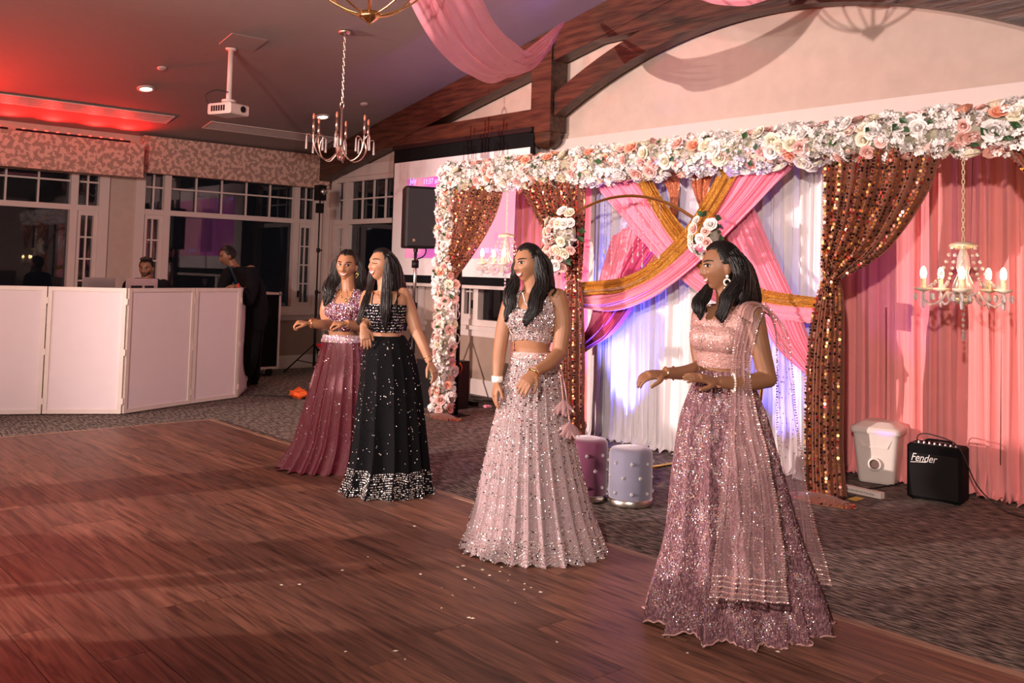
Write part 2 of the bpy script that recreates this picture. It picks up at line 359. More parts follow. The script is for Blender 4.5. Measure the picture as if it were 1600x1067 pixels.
for k, (px, py) in enumerate([(253, 106), (569, 162)]):
    p = ceil_pt(px, py); MB().lathe([(.05, 0), (.05, -.012), (.03, -.02), (.001, -.022)], n=20, caps=False).xform(RC, p).build('sprinkler_cover', 'trim', label=['small round ceiling cap above the left recessed light', 'small round ceiling cap right of the candle chandelier'][k], cat='ceiling cap', group='small ceiling caps')
for k, (y0, y1) in enumerate([(2.2, 4.66), (5.14, 7.04)]):
    o = thing('air_grille', (-12.0, (y0+y1)/2, 3.34), ['long slotted ceiling air grille lit red on the left', 'long slotted ceiling air grille below the projector'][k], 'air grille', 'ceiling air grilles')
    x0, x1 = -12.13, -11.84; L = math.hypot(x1-x0, SL*(x1-x0)); base = (x0, 0, ceilz(x0))
    f = MB().box((0, y0, -.012), (.02, y1, .0)).box((L-.02, y0, -.012), (L, y1, 0)).box((.02, y0, -.012), (L-.02, y0+.02, 0)).box((.02, y1-.02, -.012), (L-.02, y1, 0))
    f.xform(RC, base).build('frame', 'trim', o)
    MB().box((.02, y0+.02, -.002), (L-.02, y1-.02, .0)).xform(RC, base).build('backing', 'dark', o)
    for i in range(6):
        a = .035+i*(L-.07)/5; MB().box((a-.008, y0+.02, -.010), (a+.012, y1-.02, -.004)).xform(RC, base).build('slat', 'trim', o)
p = ceil_pt(380, 65); MB().box((-.16, -.2, -.012), (.16, .2, 0)).xform(RC, p+[.0, 0, 0]).build('access_panel', 'ceil', label='flat square access panel in the ceiling above the projector', cat='ceiling panel')

# projector
pt = ceil_pt(361, 76); o = thing('projector', (pt[0], pt[1], 3.2), 'white projector hanging from the ceiling on a white pole', 'projector')
zt = pt[2]
MB().lathe([(.027, -.52), (.027, 0)], pt, 16).build('pole', 'white_plastic', o, smooth=True)
MB().lathe([(.05, -.02), (.06, 0)], pt, 16).build('ceiling_flange', 'white_plastic', o)
MB().lathe([(.04, -.60), (.075, -.585), (.075, -.56), (.03, -.55), (.03, -.50)], pt, 20).build('bracket', 'white_plastic', o)
a = math.radians(20); RZ = np.array([[math.cos(a), -math.sin(a), 0], [math.sin(a), math.cos(a), 0], [0, 0, 1]])
bd = MB(); bd.prism([(-.17, -.05), (-.155, -.062), (.155, -.062), (.17, -.05), (.17, .04), (.15, .055), (-.15, .055), (-.17, .04)], -.13, .13)
bd.xform(RZ, (pt[0], pt[1], zt-.665)).build('body', 'white_plastic', o)
for i in range(6):
    MB().box((-.12+i*.035, -.134, -.03), (-.097+i*.035, -.129, .03)).xform(RZ, (pt[0], pt[1], zt-.665)).build('vent', 'dark', o)
l = MB(); l.tube([(.172, .04, 0), (.18, .04, 0)], .035, 16).xform(RZ, (pt[0], pt[1], zt-.665)); l.build('lens', 'dark', o)
P_ = spline([pt+[.02, -.02, -.48], pt+[-.06, -.12, -.46], pt+[-.14, -.20, -.52], pt+[-.12, -.16, -.62], pt+[-.03, -.1, -.63]], 20)
MB().tube(P_, .006, 6).build('cable', 'cable', o, smooth=True)

# timber truss in front of the gable
o = thing('roof_truss', (XC, 7.3, 3.3), 'dark stained timber truss with curved braces and carved pendant across the gable', 'truss')
YT0, YT1 = 7.20, 7.40
def mir(poly): return [(2*XC-x, z) for x, z in poly][::-1]
top = lambda x: ceilz(x)-.004
for side in (0, 1):
    T_ = (lambda p: mir(p)) if side else (lambda p: p)
    MB().prism(T_([(-12.70, top(-12.7)-.42), (XC, top(XC)-.33), (XC, top(XC)), (-12.70, top(-12.7))]), YT0, YT1).build('rafter', 'beam', o)
    MB().prism(T_([(-12.3, 3.16), (-7.86, 3.16), (-7.86, 3.37), (-11.6, 3.37)]), YT0+.01, YT1-.01).build('hammer_beam', 'beam', o)
    MB().prism(T_([(-7.86, 3.09), (-7.54, 3.09), (-7.54, 4.20), (-7.86, 4.13)]), YT0-.03, YT1+.01).build('post', 'beam', o)
    xc = -7.70 if not side else 2*XC+7.70
    q = MB(); prof = [(.165, 3.09), (.175, 3.07), (.165, 3.05), (.155, 3.03), (.16, 2.99), (.13, 2.95), (.07, 2.915), (.015, 2.90)]
    V = []; 
    for r_, z in prof:
        for j in range(16):
            t = 2*pi*j/16; k_ = 1/max(abs(math.cos(t)), abs(math.sin(t))); k_ = k_**.6
            V.append((xc+r_*k_*math.cos(t), (YT0+YT1)/2-.01+r_*.68*k_*math.sin(t), z))
    q.add(V, [(i*16+j, i*16+(j+1) % 16, (i+1)*16+(j+1) % 16, (i+1)*16+j) for i in range(7) for j in range(16)]+[tuple(range(112, 128)), tuple(range(16))]); q.build('pendant', 'beam', o)
    xs = np.linspace(-7.53, XC, 24); lo = [(x, 3.93-.1006*(x-XC)**2) for x in xs]; hi = [(x, 3.93-.1006*(x-XC)**2+.25) for x in xs[::-1]]
    MB().prism(T_(lo+hi), YT0+.02, YT1-.02).build('curved_brace', 'beam', o)
MB().box((-7.53, YT0+.01, 4.0), (2*XC+7.53, YT1-.01, 4.23)).build('collar_beam', 'beam', o)

# projection screen under the truss
SX0, SX1, SY = -10.72, -7.92, 7.17
o = thing('projection_screen', (-9.3, SY, 1.4), 'pull-down projection screen with black borders showing a pink picture', 'screen')
xl, xr = onY(614, 300, SY)[0], onY(833, 240, SY)[0]; 
MB().box((xl, SY-.03, 3.10), (xr, SY+.03, 3.155)).build('roller_case', 'dark', o)
MB().box((xl, SY, 2.93), (xr, SY+.004, 3.10)).build('top_border', 'fabric_black', o)
MB().box((xl+.02, SY-.001, 1.44), (xr-.05, SY+.003, 2.93)).build('screen_cloth', 'white_drape', o)
MB().box((xl, SY-.001, 1.44), (xl+.02, SY+.003, 2.93)).build('side_border', 'fabric_black', o); MB().box((xr-.05, SY-.001, 1.44), (xr, SY+.003, 2.93)).build('side_border', 'fabric_black', o)
MB().box((xl, SY-.002, 1.34), (xr, SY+.004, 1.44)).build('bottom_border', 'fabric_black', o)
MB().box((xl-.02, SY-.02, 1.30), (xr+.02, SY+.02, 1.34)).build('weight_bar', 'trim', o)
pic = mixmat('projected_picture', (.55, .12, .45), (.75, .30, .42), scale=1.2, rough=.8); nt, b = nodes(pic)
nt.links.new([n_ for n_ in nt.nodes if n_.type == 'MIX'][-1].outputs['Result'], b.inputs['Emission Color']); b.inputs['Emission Strength'].default_value = .55
pl = onY(637, 272, SY)[0]
MB().box((pl, SY-.004, 1.66), (xr-.06, SY-.0015, 2.70)).build('projected_image', pic, o)
def text(s, loc, size, m, parent=None, rot=(pi/2, 0, 0), shear=0, name='lettering', ext=.0006, ax='LEFT', sx=1):
    cu = bpy.data.curves.new(name, 'FONT'); cu.body = s; cu.size = size; cu.shear = shear; cu.extrude = ext; cu.align_x = ax
    o_ = bpy.data.objects.new(name+'_tmp', cu); COL.objects.link(o_); dg = bpy.context.evaluated_depsgraph_get(); dg.update()
    me = bpy.data.meshes.new_from_object(o_.evaluated_get(dg)); bpy.data.objects.remove(o_)
    me.materials.clear(); me.materials.append(M[m] if isinstance(m, str) else m)
    R_ = (Matrix.Translation(loc) @ Matrix.Rotation(rot[2], 4, 'Z') @ Matrix.Rotation(rot[1], 4, 'Y') @ Matrix.Rotation(rot[0], 4, 'X') @ Matrix.Diagonal((sx, 1, 1, 1)))
    me.transform(R_); ob = bpy.data.objects.new(name, me); COL.objects.link(ob)
    if parent is not None: attach(ob, parent)
    return ob
blue = mat('screen_glow_blue', (.3, .35, 1), .6, emit=(.35, .4, 1), estr=1.5)
p = onY(641, 287, SY); text('July', (p[0], SY-.006, p[2]), .10, blue, o)
p = onY(660, 287, SY); text('11:37 am', (p[0]+.02, SY-.006, p[2]-.01), .10, blue, o)
p = onY(752, 395, SY); text('9:30 A.M.', (p[0], SY-.006, p[2]), .085, blue, o)

# ------------------------------------------------------------ dance floor
DX0, DY1, DY0 = -8.75, 3.92, -2.6
o = thing('dance_floor', (-4, 1, 0), 'dark brown plank dance floor laid over the carpet', 'floor')
MB().box((DX0, DY0, .001), (XR-.5, DY1, .006)).build('underlay', 'dark', o)
MB().box((DX0-.05, DY1, .001), (XR-.5, DY1+.05, .016)).box((DX0-.05, DY0, .001), (DX0, DY1, .016)).build('edging', 'edging', o)
pw, plen = .19, 1.6; cand = []; row = 0; y = DY1
def vis(x, y_):
    v = np.array([x, y_, -CH]); z = v@_f
    if z < .3: return None
    X, Y_ = 800+FPX*(v@R2)/z, PY-FPX*(v@U2)/z
    return z if -160 < X < 1760 and Y_ < 1200 else None
rest = MB(); pm = {}
while y > DY0+.01:
    y0 = max(y-pw, DY0); x = DX0-random.random()*plen
    while x < XR-.5:
        a, b_ = max(x, DX0), min(x+plen, XR-.5); x += plen
        if b_-a < .02: continue
        zs = [z for z in (vis(xx, yy) for xx in np.linspace(a, b_, 4) for yy in (y0, y)) if z]
        cand.append((min(zs) if zs else 99, a, b_, y0, y))
    y -= pw
cand.sort()
for k, (z, a, b_, y0, y1) in enumerate(cand):
    if z < 90 and k < 295:
        L = round(b_-a, 3); W = round(y1-y0, 3); wi = random.randrange(5)
        if (L, W, wi) not in pm: pm[(L, W, wi)] = MB().prism([(0, 0), (L-.003, 0), (L-.003, W-.003), (0, W-.003)], 0, .009, axis=2).mesh('plank', WOODS[wi])
        ob = bpy.data.objects.new('plank', pm[(L, W, wi)]); ob.location = (a, y0, .005); COL.objects.link(ob); attach(ob, o)
    else: rest.box((a, y0, .005), (b_-.003, y1-.003, .014), random.randrange(5))
rest.build('planking', WOODS, o, kind='stuff')
# ------------------------------------------------------------ floral arch, drapes and swags
ARY = 6.05
def seqmat(name, c1, c2, rough=.33, metal=.9):
    m = mat(name, c1, rough, metal, var=.2, scale=40); return m
M['seq_gold'] = seqmat('sequin_gold', (.80, .42, .14), 0); M['seq_rose'] = seqmat('sequin_rose', (.85, .36, .26), 0)
M['seq_dark'] = mat('sequin_dark', (.07, .025, .015), .25, .7, var=.3); M['seq_red'] = mat('sequin_red', (.70, .04, .05), .2, .8)
M['seq_base'] = mat('sequin_mesh_cloth', (.20, .07, .04), .6, .2, var=.15, sheen=.3)
M['gold_cloth'] = mixmat('gold_glitter_cloth', (.42, .17, .02), (.95, .55, .12), scale=160, lo=.35, hi=.65, rough=.32, metal=.75, bump=.6)
M['copper_cloth'] = mixmat('copper_glitter_cloth', (.45, .12, .05), (.95, .40, .20), scale=160, lo=.35, hi=.65, rough=.32, metal=.7, bump=.6)
M['moss'] = mat('cream_moss', (.40, .38, .28), .9, var=.4, scale=40)

def drape(name, x0, x1, y, z0, z1, m, nf, amp, parent=None, seed=0, pool=.06, thick=0, **k):
    nu = int(nf*10); zz = [z1, z1-.1, (z0+z1)/2, z0+.25, z0+.08, z0+.02, z0+.012]
    G = []
    for i, z in enumerate(zz):
        r = []
        for u in np.linspace(0, 1, nu):
            x = x0+(x1-x0)*u
            ph = 2*pi*nf*u+.7*noise1(u*9, seed)
            A = amp*(1+.45*noise1(u*14, seed+3))
            yy = y-A*abs(math.sin(ph/2))**.75*(1 if i > 0 else .5)
            if i >= 5: yy -= pool*(.6+.5*noise1(u*23, seed+1))*(1 if i == 6 else .5)
            r.append((x+.01*noise1(u*30+i, seed), yy, z+(.012*noise1(u*60, seed) if i >= 5 else 0)))
        G.append(r)
    return MB().grid(G).build(name, m, parent, smooth=True, **k)
# cream drape in the middle of the arch
o = thing('backdrop_drape', (-4.9, 6.45, 0), 'cream and white pleated drape behind the crossed pink swags', 'drape')
drape('drape_panel', -6.22, -5.4, 6.50, 0, 2.45, 'white_drape', 13, .05, o, 1)
drape('drape_panel', -5.42, -4.35, 6.49, 0, 2.45, 'white_drape', 16, .05, o, 2)
drape('drape_panel', -4.37, -3.66, 6.50, 0, 2.45, 'white_drape', 14, .05, o, 3)
drape('violet_side_panel', -6.12, -6.0, 6.44, 0, 2.3, 'white_drape', 2, .03, o, 4)
# pink drapes at the wall, seen through the side openings
o = thing('backdrop_drape', (-2.3, 7.05, 0), 'tall salmon pink drape behind the crystal chandelier and the black amplifier', 'drape')
for k, (a, b_) in enumerate([(-4.3, -3.72), (-3.75, -3.17), (-3.2, -2.6), (-2.62, -2.0), (-2.02, -1.4), (-1.42, -.8)]):
    drape('drape_panel', a, b_, 7.06-.012*(k % 2), 0, 2.62, 'pink_drape', 5, .05, o, 7+k)
o = thing('backdrop_drape', (-7.4, 7.05, 0), 'narrow pink drape beside the projection screen, behind the girl in beads', 'drape')
pa = onY(806, 330, 7.05)[0]
drape('drape_panel', pa, pa+.45, 7.06, 0, 2.45, 'pink_drape', 4, .05, o, 21); drape('drape_panel', pa+.43, -6.3, 7.05, 0, 2.45, 'pink_drape', 8, .05, o, 22)

# frame of the arch
o = thing('arch_frame', (-4.7, ARY+.1, 0), 'black pipe frame that carries the flower garland and curtains', 'arch')
for x in (-7.80, -6.10, -3.50, -1.85):
    MB().tube([(x, ARY+.12, 0), (x, ARY+.12, 2.5)], .022, 10).build('upright', 'dark', o, smooth=True)
    MB().box((x-.10, ARY+.0, .001), (x+.10, ARY+.22, .012)).build('base_plate', 'dark', o)
MB().tube([(-7.80, ARY+.12, 2.46), (-1.85, ARY+.12, 2.46)], .02, 10).build('crossbar', 'dark', o, smooth=True)

def edge(P, Y, n):
    """picture-plane points placed on the plane y=Y"""
    return spline([onY(x, y, Y+(d[0] if d else 0)) for x, y, *d in P], n)
def swag(name, A, B, Y, m, parent, nv=120, folds=7, amp=.03, seed=0, n=40):
    """ribbon of cloth between two edge curves, with folds running along it"""
    a, b_ = edge(A, Y, n), edge(B, Y, n); G = []
    for i in range(n):
        r = []
        for v in np.linspace(0, 1, nv):
            p = a[i]*(1-v)+b_[i]*v; ph = 2*pi*(folds*v+.35*noise1(v*5+i*.02, seed)+.15*noise1(i*.09, seed+2))
            wd = np.linalg.norm(b_[i]-a[i]); A_ = amp*min(1, wd/.18)*(1+.4*noise1(v*11, seed))
            r.append(p+np.array([0, -A_*(abs(math.sin(ph/2))**.7)-.03*math.sin(pi*v), 0]))
        G.append(r)
    return MB().grid(G).build(name, m, parent, smooth=True)
o = thing('crossed_swags', (-4.9, 6.3, 0), 'crossed pink and glittering gold fabric swags draped over the white backdrop', 'swag')
S = 6.30
swag('copper_sash', [(1035, 270), (1049, 320), (1022, 380), (985, 440), (945, 500), (908, 546)], [(1064, 270), (1056, 350), (1040, 395), (1010, 440), (975, 505), (908, 556)], S, 'copper_cloth', o, folds=4, amp=.02, seed=1)
swag('copper_sash', [(1075, 262), (1092, 320), (1130, 400), (1190, 500), (1285, 588)], [(1120, 262), (1108, 320), (1146, 380), (1215, 480), (1285, 575)], S, 'copper_cloth', o, folds=4, amp=.02, seed=2)
swag('magenta_swag', [(1000, 350), (965, 430), (945, 474), (925, 510), (908, 535)], [(1052, 360), (1003, 430), (992, 476), (955, 525), (908, 550)], S-.02, 'magenta', o, folds=11, amp=.028, seed=3)
swag('pink_swag', [(960, 370), (938, 440), (925, 500), (908, 530)], [(1012, 340), (995, 420), (985, 460), (940, 505), (908, 536)], S-.01, 'pink_swag', o, folds=11, amp=.028, seed=13)
swag('pink_swag', [(1128, 345), (1150, 400), (1180, 470), (1215, 540), (1262, 585)], [(1178, 320), (1208, 390), (1243, 466), (1262, 520), (1285, 575)], S-.02, 'pink_swag', o, folds=13, amp=.034, seed=4)
swag('pink_swag', [(921, 277), (960, 325), (1026, 399), (1086, 452), (1150, 485), (1210, 497), (1285, 508)], [(1000, 272), (1035, 320), (1072, 384), (1110, 430), (1160, 458), (1215, 470), (1285, 478)], S-.06, 'pink_swag', o, folds=15, amp=.034, seed=5, n=50)
swag('gold_sash', [(990, 272), (1018, 320), (1050, 372), (1100, 425), (1180, 469), (1285, 483)], [(1016, 272), (1038, 312), (1072, 360), (1115, 408), (1185, 449), (1285, 466)], S-.10, 'gold_cloth', o, folds=5, amp=.022, seed=6, n=50)
swag('pink_swag', [(1160, 258), (1130, 310), (1085, 368), (1040, 412), (985, 440), (908, 462)], [(1250, 250), (1185, 322), (1135, 372), (1085, 420), (1020, 466), (960, 486), (908, 480)], S-.14, 'pink_swag', o, folds=16, amp=.036, seed=7, n=50)
swag('gold_sash', [(1132, 258), (1095, 325), (1060, 372), (1020, 410), (975, 433), (908, 441)], [(1164, 258), (1115, 340), (1076, 388), (1030, 430), (975, 456), (908, 462)], S-.20, 'gold_cloth', o, folds=5, amp=.022, seed=8, n=50)

# sequin curtains: gathered cloth with rows of flat discs
def sequin_curtain(label, A, B, Y, tail=None, folds=7, seed=0, sp=.0195, palette=(.34, .34, .26, .06), yoff=0):
    o = thing('sequin_curtain', (float(onY(*A[0][:2], Y)[0]), Y, 0), label, 'curtain', None)
    verts, faces, mi = [], [], []; cloth = MB(); seqs = MB(); R_ = np.random.RandomState(seed+5)
    for part, (Aa, Bb) in enumerate([(A, B)]+([tail] if tail else [])):
        a, b_ = edge(Aa, Y, 60), edge(Bb, Y, 60)
        Lmax = max(np.linalg.norm(b_-a, axis=1).max(), .2); ns = max(12, int(Lmax/sp*1.35)); nr = int(np.linalg.norm(np.diff((a+b_)/2, axis=0), axis=1).sum()/sp)+1
        a, b_ = edge(Aa, Y, nr), edge(Bb, Y, nr)
        def S_(i, v):
            wd = np.linalg.norm(b_[i]-a[i]); ph = 2*pi*(folds*v+.2*noise1(v*6, seed))
            dd = min(.045, wd/folds*.55)
            return a[i]*(1-v)+b_[i]*v+np.array([0, -dd*math.sin(ph)-.06*math.sin(pi*v)*min(1, wd/.3), 0])
        G = [[S_(i, v) for v in np.linspace(0, 1, folds*6+1)] for i in range(0, nr, 2)]
        cloth.grid(G)
        for j in range(ns):
            v = (j+.5)/ns
            for i in range(nr-1):
                wd = np.linalg.norm(b_[i]-a[i])
                if R_.rand() > min(1, (wd/ns)/(sp*.42)+.15): continue
                p = S_(i, v); p1 = S_(i, min(1, v+.01)); p2 = S_(i+1, v)
                n_ = np.cross(p1-p, p2-p); n_ /= np.linalg.norm(n_)+1e-9
                if n_[1] > 0: n_ = -n_
                n_ = n_+R_.randn(3)*.22; n_ /= np.linalg.norm(n_); t1 = np.cross(n_, [0, 0, 1.]); t1 /= np.linalg.norm(t1); t2 = np.cross(n_, t1)
                r = sp*.47; c_ = p+n_*.007+R_.randn(3)*.0015; k0 = len(verts)
                for q in range(6): verts.append(c_+r*(math.cos(q*pi/3)*t1+math.sin(q*pi/3)*t2))
                faces.append(tuple(range(k0, k0+6))); x = R_.rand(); pc = np.cumsum(palette); mi.append(int(np.searchsorted(pc, x*pc[-1])))
    cloth.build('mesh_cloth', 'seq_base', o, smooth=True)
    sq = MB(); sq.v = [np.array(verts)]; sq.f = faces; sq.m = mi; sq.n = len(verts)
    sq.build('sequins', ['seq_gold', 'seq_dark', 'seq_rose', 'seq_red'], o, kind='stuff')
    return o
sequin_curtain('copper sequin curtain tied back to the flower column at the far left of the arch', [(708, 296), (701, 360), (697, 410), (696, 440)], [(784, 290), (768, 340), (735, 400), (703, 446)], ARY-.02, folds=7, seed=1)
sequin_curtain('rose sequin curtain tied left of the gold hoop, beside the girl in beads', [(812, 285), (845, 345), (880, 410), (886, 440)], [(914, 275), (912, 340), (910, 400), (908, 440)], ARY-.02,
               tail=([(886, 440), (880, 480), (876, 560), (878, 640), (876, 690)], [(908, 440), (911, 480), (913, 560), (912, 640), (914, 690)]), folds=7, seed=2, palette=(.22, .32, .32, .14))
sequin_curtain('big copper and gold sequin curtain right of the girl with the sheer shawl', [(1290, 242), (1291, 330), (1286, 400), (1286, 436)], [(1474, 232), (1448, 305), (1385, 392), (1312, 438)], ARY-.02,
               tail=([(1286, 436), (1272, 490), (1262, 580), (1260, 690), (1262, 782)], [(1312, 436), (1319, 480), (1319, 600), (1318, 700), (1324, 780)]), folds=8, seed=3, sp=.022, palette=(.34, .36, .25, .05))
sequin_curtain('short bit of rose sequin curtain under the garland at the right edge', [(1560, 225), (1590, 258), (1640, 320), (1700, 380)], [(1730, 180), (1728, 260), (1726, 340), (1722, 390)], ARY-.02, folds=7, seed=4, palette=(.22, .32, .32, .14))
# spilled sequin hem on the floor under the big curtain
q = MB(); R_ = np.random.RandomState(3)
for (cx, cy, rx, ry, n_) in [(-3.47, 5.93, .26, .11, 420), (-7.72, 5.95, .26, .10, 300)]:
    o2 = thing('sequin_hem', (cx, cy, 0), 'puddle of copper sequins at the foot of the big sequin curtain' if n_ > 400 else 'puddle of red and copper sequins at the foot of the flower column', 'sequin hem')
    q = MB()
    for i in range(n_):
        t = R_.rand()*2*pi; r = R_.rand()**.6; x, y = cx+rx*r*math.cos(t), cy+ry*r*math.sin(t); h = .012+.06*(1-r)*R_.rand()
        nn = np.array([R_.randn()*.5, -.4+R_.randn()*.4, 1]); nn /= np.linalg.norm(nn); t1 = np.cross(nn, [1, 0, 0]); t1 /= np.linalg.norm(t1); t2 = np.cross(nn, t1)
        q.add([np.array([x, y, h])+.010*(math.cos(k*pi/3)*t1+math.sin(k*pi/3)*t2) for k in range(6)], [tuple(range(6))], R_.choice([0, 1, 2, 3], p=[.3, .15, .3, .25]))
    q.build('sequins', ['seq_gold', 'seq_dark', 'seq_rose', 'seq_red'], o2, kind='stuff')
    q = MB(); q.lathe([(1, .003), (.85, .02), (.4, .05), (.02, .06)], n=24, caps=False); q.xform(np.diag([rx, ry, 1]), (cx, cy, 0)); q.build('cloth_fold', 'seq_base', o2, smooth=True)

# flowers ---------------------------------------------------------------
def petal(mb, ang, tilt, r0, w_, h_, curl, mi=0, z0=0):
    G = []
    for i, t in enumerate(np.linspace(0, 1, 5)):
        row = []
        for s_ in np.linspace(-1, 1, 5):
            ww = w_*math.sin(pi*(.18+.62*t)); x = s_*ww; bow = -(s_**2)*ww*.35
            rr = r0+t*h_*math.sin(tilt)+curl*t**3+bow; zz = z0+t*h_*math.cos(tilt)-curl*.6*t**4
            row.append((rr*math.cos(ang)-x*math.sin(ang), rr*math.sin(ang)+x*math.cos(ang), zz))
        G.append(row)
    mb.grid(G, mi)
def rose_mb(kind, seed):
    r = random.Random(seed); mb = MB()
    if kind == 'rose':
        mb.ball((0, 0, .34), (.17, .17, .26), 8, 5)
        for ring, (n_, tl, r0, w_, h_, cu) in enumerate([(3, .06, .10, .30, .60, .0), (5, .18, .16, .40, .64, .05), (6, .42, .22, .50, .64, .14), (7, .80, .26, .56, .66, .20)]):
            for k in range(n_): petal(mb, 2*pi*k/n_+ring*.6+r.uniform(-.12, .12), tl+r.uniform(-.06, .06), r0, w_, h_, cu)
    else:
        for k in range(22):                                 # hydrangea like filler: many small open petals
            z = r.uniform(.0, .75); t = r.uniform(0, 2*pi); rr = math.sqrt(max(0, 1-z*z))*.75
            c_ = np.array([rr*math.cos(t), rr*math.sin(t), z*.7])
            n_ = c_/np.linalg.norm(c_); t1 = np.cross(n_, [.3, .2, 1]); t1 /= np.linalg.norm(t1); t2 = np.cross(n_, t1)
            for q in range(5):
                a = 2*pi*q/5+r.random(); d1 = math.cos(a)*t1+math.sin(a)*t2; d2 = -math.sin(a)*t1+math.cos(a)*t2; L = .30
                mb.add([c_, c_+d1*L*.6+d2*L*.38+n_*.05, c_+d1*L+n_*.11, c_+d1*L*.6-d2*L*.38+n_*.05], [(0, 1, 2, 3)])
    return mb
FL = {}
for mname in ('rose_cream', 'rose_white', 'rose_blush', 'rose_peach'):
    for v_ in range(2): FL[(mname, 'rose', v_)] = rose_mb('rose', v_).mesh('rose', mname, True)
    FL[(mname, 'hyd', 0)] = rose_mb('hyd', 5).mesh('blossom', mname, False)
def put(mesh_, name, p, n_, s_, parent, spin):
    z = Vector(n_).normalized(); qn = z.to_track_quat('Z', 'Y').to_matrix().to_4x4()
    ob = bpy.data.objects.new(name, mesh_); COL.objects.link(ob); ob.parent = parent
    L = Vector(WLOC.get(parent.name, (0, 0, 0)))
    ob.matrix_world = Matrix.Translation(Vector(p)) @ qn @ Matrix.Rotation(spin, 4, 'Z') @ Matrix.Diagonal((s_, s_, s_, 1))
    ob.matrix_parent_inverse = Matrix.Translation(-L); ob.matrix_basis = Matrix.Translation(Vector(p)) @ qn @ Matrix.Rotation(spin, 4, 'Z') @ Matrix.Diagonal((s_, s_, s_, 1))
    return ob
def leaves(name, pts, parent, size=.05, seed=0):
    r = np.random.RandomState(seed); mb = MB()
    for p, n_ in pts:
        n_ = np.array(n_, float)+r.randn(3)*.5; n_ /= np.linalg.norm(n_); t1 = np.cross(n_, r.randn(3)); t1 /= np.linalg.norm(t1); t2 = np.cross(n_, t1); L = size*(.7+.6*r.rand())
        mb.add([p, p+t1*L*.5+t2*L*.34+n_*.008, p+t1*L, p+t1*L*.5-t2*L*.34+n_*.008, p+t1*L*.5-n_*.004], [(0, 1, 4), (1, 2, 4), (2, 3, 4), (3, 0, 4)])
    return mb.build(name, 'leaf', parent, kind='stuff')
def garland(label, P0, P1, rad, n_, seed, pink=.3, loc=None, size=(.040, .058), leaf_n=120):
    P0, P1 = np.array(P0, float), np.array(P1, float); ax = P1-P0; L = np.linalg.norm(ax); ax /= L
    o = thing('flower_garland', tuple(P0), label, 'garland'); r = np.random.RandomState(seed)
    e1 = np.array([0, -1., 0]); e2 = np.cross(ax, e1)
    MB().tube([P0, P1], rad*.72, 12).build('foam_core', 'moss', o, smooth=True)
    pts = []; tries = 0
    while len(pts) < n_ and tries < 60000:
        tries += 1
        s_ = r.rand()*L; th = r.uniform(-1.75, 1.75); nn = math.cos(th)*e1+math.sin(th)*e2
        p = P0+ax*s_+nn*rad*(.72 if abs(th) < .8 else .86); m_ = .052*(60000-tries)/60000+.012
        if all(np.linalg.norm(p-q[0]) > m_ for q in pts): pts.append((p, nn))
    for p, nn in pts:
        s_ = r.uniform(*size); x = r.rand(); nd = nn+r.randn(3)*.28
        if x < .42: put(FL[('rose_white', 'hyd', 0)], 'blossom', p, nd, s_*1.3, o, r.rand()*6)
        elif x < 1-pink: put(FL[(('rose_cream', 'rose_white')[r.randint(2)], 'rose', r.randint(2))], 'rose', p, nd, s_*1.15, o, r.rand()*6)
        elif x < 1-pink*.22: put(FL[('rose_blush', 'rose', r.randint(2))], 'rose', p, nd, s_, o, r.rand()*6)
        else: put(FL[('rose_peach', 'rose', r.randint(2))], 'rose', p, nd, s_, o, r.rand()*6)
    fb = MB(); hyd = rose_mb('hyd', 9); HV = np.vstack(hyd.v)
    for i in range(int(L*95)):
        s_ = r.rand()*L; th = r.uniform(-1.9, 1.9); nn = math.cos(th)*e1+math.sin(th)*e2; nd = Vector(nn+r.randn(3)*.3).normalized()
        Q = np.array(nd.to_track_quat('Z', 'Y').to_matrix()); fb.add(HV*r.uniform(.035, .052)@Q.T+P0+ax*s_+nn*rad*.74, hyd.f, r.choice([0, 0, 1, 2], p=[.4, .2, .25, .15]))
    fb.build('small_blossoms', ['rose_white', 'rose_cream', 'rose_blush'], o, kind='stuff')
    lp = []
    for i in range(leaf_n):
        s_ = r.rand()*L; th = r.uniform(-1.9, 1.9); nn = math.cos(th)*e1+math.sin(th)*e2
        lp.append((P0+ax*s_+nn*rad*r.uniform(.85, 1.12), nn))
    leaves('foliage', lp, o, .065, seed); return o
gy = ARY-.02
garland('long garland of cream, white and blush roses along the top of the arch', (-7.86, gy, 2.47), (-1.75, gy, 2.47), .145, 290, 1, leaf_n=85, size=(.050, .074))
garland('upright column of cream and pink roses at the left end of the arch', (-7.83, gy, .06), (-7.83, gy, 2.36), .135, 125, 2, pink=.45, leaf_n=34, size=(.046, .064))
def cluster(label, c, rx, rz, n_, seed):
    o = thing('flower_cluster', tuple(c), label, 'flowers'); r = np.random.RandomState(seed)
    MB().ball(c, (rx*.7, .06, rz*.7), 10, 8).build('foam_core', 'moss', o, smooth=True)
    pts = []; k = 0
    while len(pts) < n_ and k < 9000:
        k += 1; t = r.rand()*2*pi; q = r.rand()**.5; a = np.array([rx*q*math.cos(t), -.10*math.sqrt(max(0, 1-q*q))-.02, rz*q*math.sin(t)])
        if all(np.linalg.norm(a-b_) > .055 for b_ in pts): pts.append(a)
    for a in pts:
        nd = a/np.array([rx, .1, rz])+np.array([0, -.6, 0]); x = r.rand(); s_ = r.uniform(.042, .06)
        key = ('rose_white', 'hyd', 0) if x < .4 else ((('rose_white', 'rose_cream')[r.randint(2)], 'rose', 0) if x < .75 else ('rose_blush', 'rose', 1))
        put(FL[key], 'blossom' if x < .4 else 'rose', np.array(c)+a, nd, s_, o, r.rand()*6)
    leaves('foliage', [(np.array(c)+np.array([rx*math.cos(t)*.95, -.03, rz*math.sin(t)*.95]), (math.cos(t), -.4, math.sin(t))) for t in r.rand(18)*2*pi], o, .075, seed)
